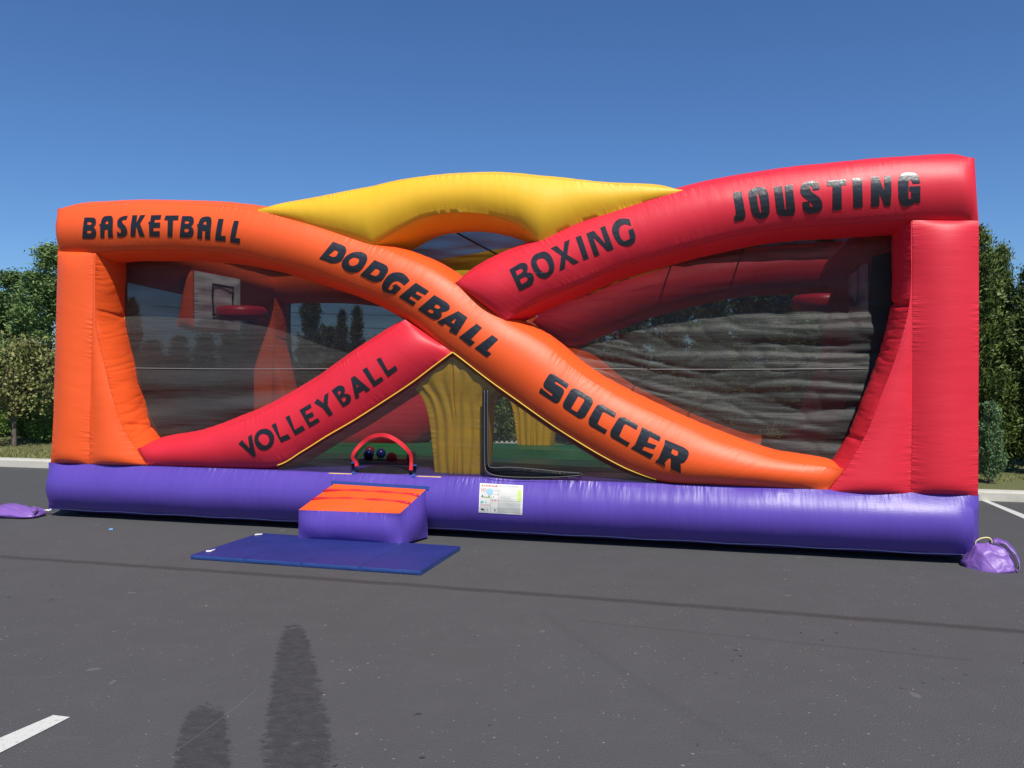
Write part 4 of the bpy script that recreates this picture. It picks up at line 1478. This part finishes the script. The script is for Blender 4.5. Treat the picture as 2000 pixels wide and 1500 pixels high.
# ------------------------------------------------------------------ entry step
sv, bv = -0.50, -0.115
FL, FR = PL(583, 996, sv), PL(781, 1003, sv)
BL, BR = PL(652, 945, bv), PL(832, 956, bv)
step = thing('entry_step', 'purple inflatable entry step with orange sloping top, pushed against the purple base', 'step', P0, ROT)
c8 = [[[(FL[0], sv, 0.02), (FL[0], sv, FL[1])], [(BL[0] + 0.03, bv, 0.02), (BL[0], bv, BL[1])]],
      [[(FR[0] + 0.01, sv, 0.02), (FR[0], sv, FR[1])], [(BR[0] + 0.02, bv, 0.02), (BR[0], bv, BR[1])]]]
bm = pillow_bm(c8, {'y0': .065, 'x0': .05, 'x1': .06, 'z1': .03, 'z0': .018}, nx=20, amp=0.008, seed=5)
for k, f in enumerate(bm.faces):
    f.material_index = 1 if k >= 5 * 400 else 0          # the last of the six panels is the top
o = from_bm('step_body', bm, [M['purple'], M['orange']], step, sharp=R(30))
for q in (0.30, 0.62):
    bm = bmesh.new()
    pts = []
    for k in range(25):
        s = k / 24
        f = Vector((FL[0], sv, FL[1])).lerp(Vector((FR[0], sv, FR[1])), s)
        b = Vector((BL[0], bv, BL[1])).lerp(Vector((BR[0], bv, BR[1])), s)
        p = f.lerp(b, 1 - q)
        p.z += 0.02 * (1 - abs(2 * s - 1) ** 4) * (1 - (2 * q - 1) ** 2) + 0.006
        pts.append(p)
    tube(bm, pts, [0.013 + 0.004 * math.sin(k * .9) for k in range(25)], 8)
    from_bm('grip_strip', bm, M['red'], step)
bm = bmesh.new()
pts = [Vector((BL[0] - 0.03, bv + 0.01, BL[1] + 0.012)).lerp(Vector((BR[0] + 0.03, bv + 0.01, BR[1] + 0.012)), k / 12) for k in range(13)]
ribbon(bm, pts, [Vector((0, 0.0, 0.018))] * 13, 0.012, (0, -1, 0))
from_bm('fastening_strip', bm, M['velcro'], step, smooth=False)

# ------------------------------------------------------------------ crash mat
TH = 0.042
mBL, mFL, mFR, mBR = GP(508, 1040, TH), GP(372, 1083, TH), GP(822, 1114, TH), GP(899, 1066, TH)
crash = thing('crash_mat', 'blue folding crash mat lying on the asphalt in front of the step', 'mat', (0, 0, 0))
ctr = (mBL + mFL + mFR + mBR) / 4
crash.location = (ctr.x, ctr.y, 0)
for k in range(4):
    a0, a1 = k / 4 + (0.0009 if k else 0), (k + 1) / 4 - (0.0009 if k < 3 else 0)

    def mp_(s, t, z):
        p = mFL.lerp(mFR, s).lerp(mBL.lerp(mBR, s), t) - ctr
        return (p.x, p.y, z)
    c8 = [[[mp_(s, t, z) for z in (0.003, TH - 0.004)] for t in (0, 1)] for s in (a0, a1)]
    bm = pillow_bm(c8, {'z1': 0.005, 'y0': 0.004, 'y1': 0.004, 'x0': 0.0, 'x1': 0.0}, nx=12, amp=0.0025, seed=k * 3.0)
    for f in bm.faces:
        f.material_index = 0 if f.normal.z > 0.5 else 1
    from_bm('mat_panel', bm, [M['mat_blue'], M['mat_side']], crash, sharp=R(30))


def mat_mark(pxs, name='mat_label'):
    bm = bmesh.new()
    vs = [GP(x, y, TH + 0.006) - ctr for x, y in pxs]
    top = [bm.verts.new((p.x, p.y, TH + 0.0052)) for p in vs]
    lowv = [bm.verts.new((p.x, p.y, TH + 0.002)) for p in vs]
    bm.faces.new(top)
    bm.faces.new(lowv[::-1])
    for i in range(len(vs)):
        bm.faces.new((top[i], lowv[i], lowv[(i + 1) % len(vs)], top[(i + 1) % len(vs)]))
    from_bm(name, bm, M['label_white'], crash, smooth=False)


mat_mark([(403, 1074.5), (411, 1074.2), (421, 1071.6), (420, 1072.8), (411, 1077), (402, 1077)])
mat_mark([(499, 1042.4), (513, 1041.8), (512, 1043.2), (497, 1044.8)])


# ------------------------------------------------------------------ dodgeballs on the floor inside
def ball(px, py, v, r, mk, label):
    u, z = PL(px, py, v)
    vv = min(max(v, .5), 3.5)
    fz = 0.40 + 0.045 * abs(math.sin(math.pi * (vv - 0.55) / 0.42)) - 0.02 * (vv - .5)
    bm = bmesh.new()
    bmesh.ops.create_uvsphere(bm, u_segments=24, v_segments=16, radius=r)
    for vtx in bm.verts:
        if vtx.co.z < -r * 0.94:
            vtx.co.z = -r * 0.94
    o = from_bm('dodgeball', bm, M[mk])
    p = W(u, vv, fz + r * 0.94)
    o.location = p
    return tag(o, label, 'ball', 'balls on the bounce floor')


ball(720, 886, 2.75, 0.072, 'ball_blue', 'navy blue ball inside the opening, farther from the red ball')
ball(744, 886, 2.85, 0.068, 'ball_blue', 'navy blue ball right beside the red ball inside the opening')
ball(765, 887, 2.65, 0.075, 'ball_red', 'bright red ball between a navy ball and the orange ball')
ball(804, 889, 2.5, 0.072, 'ball_orange', 'orange ball partly behind the red webbing strap')
ball(722, 868, 3.45, 0.07, 'ball_maroon', 'dark maroon ball far back on the bounce floor')


# ------------------------------------------------------------------ sandbags with their tethers
def sandbag(name, label, loc, size, rz, seed, lean=0.0):
    t = thing(name, label, 'sandbag', loc, rz, 'sandbags tied to the base corners')
    sx, sy, sz = size
    bm = bmesh.new()
    uvl = bm.loops.layers.uv.new("UVMap")
    bmesh.ops.create_icosphere(bm, subdivisions=5, radius=1.0)
    for v in bm.verts:
        d = v.co.normalized()
        q = [math.copysign(abs(c) ** 0.55, c) for c in d]
        p = Vector((q[0] * sx, q[1] * sy, q[2] * 0.5 + 0.5))
        hgt = p.z
        # slumped, wide at the foot, folded to a ridge at the top
        pinch = 1.0 - 0.55 * hgt ** 1.6
        p.y *= pinch
        p.x *= 1.0 - 0.16 * hgt
        p.x += lean * hgt * sx
        p.z = hgt * sz * (0.80 + 0.20 * math.cos(2.1 * p.x / sx + seed))
        fold = noise.noise(Vector((p.x / sx * 1.6 + seed, p.y / sy * 1.3, p.z / sz * 2.2)))
        f2 = 1 - abs(noise.noise(Vector((p.x / sx * 2.3, p.z / sz * 2.0 + seed, p.y / sy * 2))))
        p += d * (fold * 0.16 + (f2 - 0.75) * 0.24) * min(sx, sz) * min(1, hgt * 3 + 0.15)
        p.z = max(p.z, 0.0)
        v.co = p
    for f in bm.faces:
        for lp in f.loops:
            lp[uvl].uv = (lp.vert.co.x * 2 + lp.vert.co.z, min(1, lp.vert.co.z / sz))
    body = from_bm('bag_body', bm, M['bag'], t, sharp=R(50))
    return t, body


rb = GP(1936, 1119)
bag = thing('sandbag', 'bulky purple sandbag with an upright pale rope handle beside the tall red corner', 'sandbag', (rb.x + 0.058, rb.y + 0.14, 0), R(-13), 'sandbags tied to the base corners')
bag.scale = (0.86, 0.9, 0.90)
FP = [(-.115, .02, .215), (.03, .02, .235), (.14, -.03, .19), (.19, -.09, .095), (.188, -.13, .022), (.03, -.155, .016), (-.068, -.075, .145),
      (-.205, .08, .045), (-.20, .0, .02), (.03, -.165, .0), (-.09, -.12, 0), (-.19, -.02, 0), (-.13, .09, .20), (.06, .14, .19), (.185, .10, .15),
      (.215, .04, .05), (.19, -.12, 0), (-.2, .14, 0), (.16, .16, 0), (.21, .05, 0)]
bm = bmesh.new()
for p in FP:
    bm.verts.new(p)
bmesh.ops.convex_hull(bm, input=bm.verts[:])
bmesh.ops.delete(bm, geom=[v for v in bm.verts if not v.link_faces], context='VERTS')
bmesh.ops.triangulate(bm, faces=bm.faces[:])
for _ in range(4):
    bmesh.ops.subdivide_edges(bm, edges=[e for e in bm.edges if e.calc_length() > 0.016], cuts=1)
    bmesh.ops.triangulate(bm, faces=[f for f in bm.faces if len(f.verts) > 3])
for _ in range(3):
    bmesh.ops.smooth_vert(bm, verts=[v for v in bm.verts if v.co.z > 0.004], factor=0.45, use_axis_x=True, use_axis_y=True, use_axis_z=True)
bm.normal_update()
for v in bm.verts:
    q = v.co
    cr = 1 - 2 * abs(noise.noise(Vector((q.x * 7 + q.z * 6, q.y * 6, q.z * 5 - q.x * 4)) + Vector((11, 6, 9))))
    c2 = 1 - 2 * abs(noise.noise(Vector((q.x * 16 + q.z * 14, q.y * 9, q.z * 9 - q.x * 10)) + Vector((8, 4, 2))))
    v.co = q + v.normal * min(1, q.z * 30) * (0.012 * noise.noise(q * 7) + 0.010 * max(0, cr) ** 4 + 0.0025 * max(0, c2) ** 3)
uvl = bm.loops.layers.uv.new("UVMap")
for f in bm.faces:
    for lp in f.loops:
        lp[uvl].uv = (lp.vert.co.x * 2 + lp.vert.co.z, 0.5)
body = from_bm('bag_body', bm, M['bag'], bag, sharp=R(55))
bm = bmesh.new()
mouth = catmull([(0.02, 0.035, 0.235), (0.10, 0.02, 0.222), (0.165, -0.025, 0.165), (0.203, -0.065, 0.10), (0.208, -0.09, 0.055)], 20)
ribbon(bm, [tuple(p) for p in mouth], [Vector((0.010, 0.022, 0.010))] * 20, 0.010, (0.5, -0.7, 0.4))
from_bm('bag_mouth', bm, M['bag_dark'], body)
bm = bmesh.new()
flapc = catmull([(0.05, 0.045, 0.238), (0.14, 0.05, 0.245), (0.205, 0.02, 0.195), (0.245, -0.03, 0.12), (0.243, -0.07, 0.055), (0.215, -0.10, 0.02)], 24)
ribbon(bm, [Vector(p) + Vector((0, 0, 0.004 * math.sin(i * 1.1))) for i, p in enumerate(flapc)], [Vector((0.012, 0.03, 0.016 + 0.006 * math.sin(i * .8))) for i in range(24)], 0.009, (0.5, -0.7, 0.4))
from_bm('bag_flap', bm, M['bag'], body)
bm = bmesh.new()
hand = catmull([(-0.098, 0.02, 0.19), (-0.10, 0.015, 0.235), (-0.065, 0.01, 0.268), (-0.015, 0.01, 0.282), (0.025, 0.015, 0.276), (0.042, 0.02, 0.25), (0.042, 0.025, 0.215)], 24)
tube(bm, [tuple(p) for p in hand], 0.0065, 8)
from_bm('handle', bm, M['cord_pale'], bag)

lb = GP(22, 1014)
bag2, body2 = sandbag('sandbag', 'flat purple sandbag tied by a white rope near the orange corner', (lb.x - 0.03, lb.y + 0.16, 0), (0.30, 0.17, 0.135), R(-8), 7.0, 0.05)
bm = bmesh.new()
a_ = GP(65, 992, 0.05) - bag2.location
b_ = W(0.02, 0.06, 0.06) - bag2.location
rm = Matrix.Rotation(-bag2.rotation_euler[2], 3, 'Z')
a_, b_ = rm @ a_, rm @ b_
tube(bm, [a_.lerp(b_, k / 20) + Vector((0, 0.01 * math.sin(k * 1.9), 0.008 * math.cos(k * 1.9) - 0.02 * math.sin(math.pi * k / 20))) for k in range(21)], 0.010, 7)
from_bm('tether_rope', bm, M['cord_white'], bag2)
bm = bmesh.new()
ribbon(bm, [(0.22, -0.10, 0.03), (0.265, -0.075, 0.05), (0.275, -0.05, 0.075)], [Vector((0.0, 0.02, 0.03))] * 3, 0.01, (0.8, -0.5, 0))
from_bm('bag_mouth', bm, M['bag_dark'], body2)

# scrap of blue litter on the asphalt
lp_ = GP(217, 1035)
bm = bmesh.new()
bmesh.ops.create_icosphere(bm, subdivisions=2, radius=0.03)
for v in bm.verts:
    v.co = Vector((v.co.x * 0.9, v.co.y * 0.8, abs(v.co.z) * 0.5)) + Vector((noise.noise(v.co * 60), noise.noise(v.co * 60 + Vector((5, 0, 0))), 0)) * 0.016
o = from_bm('litter_scrap', bm, plain('litter_blue', (0.16, 0.35, 0.62), 0.5, 0.6, 60), smooth=False)
o.location = (lp_.x, lp_.y, 0.002)
tag(o, 'tiny crumpled pale blue scrap of litter on the asphalt', 'litter')

# ------------------------------------------------------------------ vegetation
def quads_mesh(name, cen, ax, bx, mtl, tri=False):
    """many small leaf faces: centres, half-length and half-width vectors (kite-shaped)"""
    n = len(cen)
    P_ = np.empty((n, 4, 3))
    P_[:, 0] = cen - ax
    P_[:, 1] = cen + bx * 1.0 - ax * 0.1
    P_[:, 2] = cen + ax
    P_[:, 3] = cen - bx * 1.0 - ax * 0.1
    me = bpy.data.meshes.new(name)
    me.vertices.add(n * 4)
    me.vertices.foreach_set('co', P_.reshape(-1))
    me.loops.add(n * 4)
    me.loops.foreach_set('vertex_index', np.arange(n * 4, dtype=np.int32))
    me.polygons.add(n)
    me.polygons.foreach_set('loop_start', np.arange(0, n * 4, 4, dtype=np.int32))
    me.update(calc_edges=True)
    me.validate()
    me.materials.append(mtl)
    return me


def unit(a):
    return a / (np.linalg.norm(a, axis=1, keepdims=True) + 1e-9)


def crown_conifer(h, r, nb, per, leaf, mtl, up=0.35, z0=0.06, power=0.75, puff=0.13, droop=0.0, seed=0, var=0.5, tip=0.6, low=0.0):
    g = np.random.default_rng(seed)
    cen, ax, bx = [], [], []
    limbs = []
    for b in range(nb):
        q = g.random() ** 0.85
        z = h * (z0 + (1 - z0) * q * 0.985)
        az = g.random() * 2 * math.pi
        rad = r * (1 - q) ** power * (1.12 - var * g.random() * 1.1) + 0.05 * h * (1 - q) * 0.3 + 0.03
        dirv = np.array([math.cos(az), math.sin(az), up + g.normal(0, 0.12)])
        dirv /= np.linalg.norm(dirv)
        base = np.array([0, 0, z - 0.25 * rad])
        limbs.append((base, dirv, rad))
        k = max(12, int(per * (0.35 + rad / r)))
        s = low + (1 - low) * g.random(k) ** tip
        p = base + dirv * (s * rad)[:, None]
        spread = puff * (0.35 + 0.9 * np.sin(math.pi * np.minimum(1, s * 0.9 + 0.1)))[:, None]
        p = p + g.normal(0, 1, (k, 3)) * spread * np.array([1, 1, 0.75])
        p[:, 2] -= droop * s * rad
        d = unit(dirv + g.normal(0, 0.55, (k, 3)))
        side = unit(np.cross(d, g.normal(0, 1, (k, 3))))
        L = leaf * (0.6 + 0.8 * g.random(k))[:, None]
        cen.append(p)
        ax.append(d * L)
        bx.append(side * L * 0.33)
    return quads_mesh('crown', np.concatenate(cen), np.concatenate(ax), np.concatenate(bx), mtl), limbs


def crown_round(h, r, nclump, per, leaf, mtl, z0=0.35, clump=0.22, aspect=0.5, seed=0, flatb=0.8):
    g = np.random.default_rng(seed)
    cen, ax, bx = [], [], []
    limbs = []
    cz = h * (z0 + 1) / 2
    rz = h * (1 - z0) / 2
    for b in range(nclump):
        d = g.normal(0, 1, 3)
        d /= np.linalg.norm(d)
        if d[2] < 0:
            d[2] *= flatb
        q = g.random() ** 0.42
        c = np.array([d[0] * r * q, d[1] * r * q, cz + d[2] * rz * q])
        limbs.append((np.array([0, 0, h * z0 * 0.8 + 0.25 * (c[2] - h * z0)]), None, c))
        k = int(per * (0.6 + 0.8 * g.random()))
        p = c + g.normal(0, 1, (k, 3)) * clump * (0.7 + 0.6 * g.random())
        dd = unit(g.normal(0, 1, (k, 3)) + np.array([0, 0, -0.2]))
        side = unit(np.cross(dd, g.normal(0, 1, (k, 3))))
        L = leaf * (0.6 + 0.8 * g.random(k))[:, None]
        cen.append(p)
        ax.append(dd * L)
        bx.append(side * L * aspect)
    return quads_mesh('crown', np.concatenate(cen), np.concatenate(ax), np.concatenate(bx), mtl), limbs


def trunk_mesh(h, r, limbs, seed=0, nlimb=14, top=0.9):
    rr = random.Random(seed)
    bm = bmesh.new()
    pts = []
    n = 9
    for k in range(n):
        q = k / (n - 1)
        pts.append((0.03 * math.sin(q * 4 + seed) * h * 0.2 * q, 0.03 * math.cos(q * 3.3 + seed) * h * 0.2 * q - 0.006 * h * q, h * top * q - 0.12))
    tube(bm, pts, [r * (1.25 if k == 0 else 1) * (1 - 0.85 * k / (n - 1)) for k in range(n)], 8)
    for lm in limbs[:nlimb]:
        if lm[1] is None:
            a, b = Vector(lm[0]), Vector(lm[2])
        else:
            a, b = Vector(lm[0]), Vector(lm[0] + lm[1] * lm[2] * 0.8)
        m = a.lerp(b, 0.5) + Vector((rr.uniform(-.05, .05), rr.uniform(-.05, .05), 0.02))
        tube(bm, [a, m, b], [r * 0.38, r * 0.25, r * 0.1], 5)
    me = bpy.data.meshes.new('trunk')
    for f in bm.faces:
        f.smooth = True
    bm.to_mesh(me)
    bm.free()
    me.materials.append(M['bark'])
    return me


protos = {}


def proto(kind):
    if kind in protos:
        return protos[kind]
    if kind == 'cedar':
        cm, lb_ = crown_conifer(4.25, 1.05, 150, 210, 0.042, M['cedar'], up=1.0, z0=0.03, power=0.72, puff=0.085, seed=11, var=0.75, low=0.15)
        tm = trunk_mesh(4.0, 0.09, lb_, 1)
    elif kind == 'cedar_b':
        cm, lb_ = crown_conifer(4.2, 1.2, 150, 210, 0.043, M['cedar'], up=0.85, z0=0.04, power=0.80, puff=0.09, seed=17, var=0.8, low=0.15)
        tm = trunk_mesh(4.0, 0.10, lb_, 3)
    elif kind == 'pine':
        cm, lb_ = crown_conifer(4.9, 1.95, 92, 760, 0.046, M['pine'], up=0.55, z0=0.08, power=0.82, puff=0.125, seed=8, var=0.75, low=0.35)
        tm = trunk_mesh(4.6, 0.13, lb_, 2, 22)
    elif kind == 'small_tree':
        cm, lb_ = crown_round(2.35, 0.80, 95, 46, 0.042, M['leaf'], z0=0.22, clump=0.15, aspect=0.55, seed=9)
        tm = trunk_mesh(2.35, 0.055, lb_, 5, 26, 0.75)
    elif kind == 'bush':
        cm, lb_ = crown_round(0.85, 0.5, 60, 60, 0.036, M['bush'], z0=0.05, clump=0.10, seed=21)
        tm = trunk_mesh(0.6, 0.03, lb_, 7, 12)
    elif kind == 'juniper':
        cm, lb_ = crown_conifer(1.6, 0.50, 95, 150, 0.026, M['juniper'], up=1.8, z0=0.0, power=0.42, puff=0.042, seed=33, var=0.8, low=0.2)
        tm = trunk_mesh(1.5, 0.045, lb_, 9, 12)
    protos[kind] = (cm, tm)
    return protos[kind]


def lawn_z(x, y):
    u, v = uv_of(x, y)
    vk = kerb_v(u)
    return ground_z(u, vk) + 0.14 + 0.008 * max(0, v - vk - 0.5)


def plant(kind, name, label, cat, x, y, sc, rz, group=None, sxy=None):
    cm, tm = proto(kind)
    t = thing(name, label, cat, (x, y, lawn_z(x, y)), rz, group)
    sx = sc if sxy is None else sxy
    t.scale = (sx, sx, sc)
    for nm, me in (('trunk', tm), ('crown', cm)):
        o = bpy.data.objects.new(nm, me)
        C.objects.link(o)
        o.parent = t
    return t


def at_px(px, Y):
    return (px - 1000) / 1500 * Y, Y


GB = 'evergreens behind the inflatable'
x, y = at_px(98, 17.6)
plant('pine', 'pine_tree', 'tallest bushy pine rising behind the orange corner column', 'tree', x, y, 0.90, 0.4, sxy=1.0)
x, y = at_px(22, 18.6)
plant('pine', 'pine_tree', 'lower bushy pine behind the small olive-leaved tree', 'tree', x, y, 0.80, 2.1, sxy=1.05)
x, y = at_px(-70, 18.2)
plant('pine', 'pine_tree', 'bushy pine cut by the frame edge beyond the small olive-leaved tree', 'tree', x, y, 0.86, 4.0)
x, y = at_px(28, 16.0)
plant('small_tree', 'young_tree', 'young olive-leaved tree with a thin bare trunk on the grass strip', 'tree', x, y, 0.98, 0.3)
for px, Y, s, rz, lb_ in ((84, 16.6, 0.62, 0.5, 'rounded bright green shrub next to the orange corner column'),
                          (52, 17.2, 0.78, 2.2, 'bright green shrub behind the thin trunk of the young tree'),
                          (112, 17.4, 0.9, 3.4, 'green shrub mostly hidden by the orange corner column'),
                          (4, 17.8, 0.75, 1.0, 'green shrub at the frame edge below the young tree')):
    x, y = at_px(px, Y)
    plant('bush', 'shrub', lb_, 'shrub', x, y, s, rz, 'green shrubs on the grass strip')
for px, Y, h, w, k, rz, lb_ in ((1912, 13.2, 1.0, 0.95, 'cedar', 0.2, 'tallest dark cedar right against the red corner column'),
                                (1957, 13.4, .95, 0.62, 'cedar_b', 1.9, 'dark cedar with a pointed top between two others beside the red corner'),
                                (2012, 13.0, 0.84, 0.8, 'cedar', 3.1, 'dark cedar at the frame edge beyond the juniper'),
                                (2060, 14.0, 0.95, 1.1, 'cedar_b', 5.0, 'dark cedar farthest out past the frame edge'),
                                (1880, 14.5, 0.98, 1.1, 'cedar_b', 0.9, 'dark cedar hidden behind the red corner column')):
    x, y = at_px(px, Y)
    plant(k, 'cedar_tree', lb_, 'tree', x, y, h, rz, 'cedars beside the red corner', sxy=w)
for px, Y, s, w, rz, lb_ in ((1935, 12.05, 0.80, 0.80, 0.3, 'low blue-green juniper behind the kerb, beside the red corner'),):
    x, y = at_px(px, Y)
    plant('juniper', 'juniper_shrub', lb_, 'shrub', x, y, s, rz, sxy=w)

behind = [(215, 21, .86, 1.2, 'cedar_b'), (258, 19.5, .80, .9, 'cedar'), (300, 20, .56, 1.7, 'cedar_b'), (350, 20.5, .58, 1.7, 'cedar'), (400, 20, .60, 1.6, 'cedar_b'),
          (450, 19.5, .66, 1.4, 'cedar'), (492, 19, .88, 1.0, 'cedar_b'), (545, 19, .72, 1.2, 'cedar'),
          (606, 17.5, .98, .62, 'cedar'), (645, 19, .64, 1.2, 'cedar_b'), (668, 18.5, .72, .7, 'cedar'), (697, 19, .76, .7, 'cedar_b'), (740, 19, .58, 1.4, 'cedar'), (790, 18, .60, 1.3, 'cedar_b'), (850, 19, .74, 1.2, 'cedar'),
          (930, 18, .82, 1.1, 'cedar_b'), (1000, 17, .85, 1.1, 'cedar'), (1075, 18, .90, 1.1, 'cedar_b'), (1150, 17, .95, 1.1, 'cedar'), (1230, 18, .95, 1.1, 'cedar_b'),
          (1310, 16.5, .98, 1.1, 'cedar'), (1390, 16, 1.00, 1.1, 'cedar_b'), (1465, 16.5, 1.04, 1.1, 'cedar'), (1540, 15.5, 1.02, 1.1, 'cedar_b'), (1615, 15.5, 1.05, 1.1, 'cedar'),
          (1690, 15, 1.03, 1.1, 'cedar_b'), (1760, 14.5, 1.02, 1.1, 'cedar'), (1825, 14.8, 1.0, 1.1, 'cedar_b')]
where = {0: 'behind the orange corner backboard', 1: 'seen through the netting under the word DODGEBALL', 2: 'behind the crossing of the beams',
         3: 'seen through the netting behind the word SOCCER', 4: 'seen through the wrinkled netting by the red column'}
for i, (px, Y, s, wd, k) in enumerate(behind):
    x, y = at_px(px, Y)
    rg = 0 if px < 500 else 1 if px < 800 else 2 if px < 1120 else 3 if px < 1420 else 4
    plant(k, 'cedar_tree', 'dark evergreen ' + where[rg], 'tree', x, y, s, i * 1.7, GB + ' ' + where[rg], sxy=s * wd)

# grass blades along the visible strip
gb = np.random.default_rng(4)
n = 9000
pxs = np.concatenate([gb.uniform(-60, 125, n // 2), gb.uniform(1890, 2080, n // 2)])
cen, ax, bx = [], [], []
for i in range(n):
    Y = gb.uniform(12.2, 18.5) if pxs[i] > 1000 else gb.uniform(13.6, 18.5)
    x, y = at_px(pxs[i], Y)
    u, v = uv_of(x, y)
    if v < kerb_v(u) + 0.2:
        continue
    hh = gb.uniform(0.02, 0.05)
    cen.append((x, y, lawn_z(x, y) + hh * 0.5 - 0.01))
    d = np.array([gb.normal(0, .35), gb.normal(0, .35), 1.0])
    ax.append(d * hh)
    bx.append(np.array([gb.normal(), gb.normal(), 0]) * 0.006)
me = quads_mesh('grass', np.array(cen), np.array(ax), np.array(bx), leaf_mat('grass_blades', (0.10, 0.12, 0.03), (0.26, 0.24, 0.09)))
o = bpy.data.objects.new('grass', me)
C.objects.link(o)
o['kind'] = 'stuff'

# short white picket fence far behind the yellow post
fx, fy = at_px(973, 15.2)
fence = thing('picket_fence', 'short white picket fence far behind the yellow posts', 'fence', (fx, fy, lawn_z(fx, fy)), 0.2)
for k in range(9):
    bm = bmesh.new()
    hgt = 0.27
    c8 = box8(-0.45 + k * 0.10, -0.40 + k * 0.10, 0, 0.02, 0, hgt)
    bm = pillow_bm(c8, {}, nx=2, amp=0)
    tip = bm.verts.new((-0.425 + k * 0.10, 0.01, hgt + 0.04))
    from_bm('picket', bm, M['fence'], fence, smooth=False)
for zz in (0.06, 0.20):
    from_bm('rail', pillow_bm(box8(-0.48, 0.46, 0.021, 0.045, zz, zz + 0.04), {}, nx=2, amp=0), M['fence'], fence, smooth=False)

# overhead wires far behind
for k, (ya, yb) in enumerate(((598, 612), (622, 640), (640, 662))):
    Yw = 34.0
    bm = bmesh.new()
    za, zb_ = H - (ya - 715) / 1500 * Yw, H - (yb - 715) / 1500 * Yw
    xa, xb = at_px(300, Yw)[0], at_px(1250, Yw)[0]
    tube(bm, [(xa + (xb - xa) * q, Yw, za + (zb_ - za) * q - 0.25 * math.sin(math.pi * q)) for q in [j / 20 for j in range(21)]], 0.012, 5)
    o = from_bm('overhead_cable', bm, M['cord_black'])
    tag(o, ('upper', 'middle', 'lowest')[k] + ' of three thin black cables crossing the sky behind the netting', 'cable', 'overhead cables')
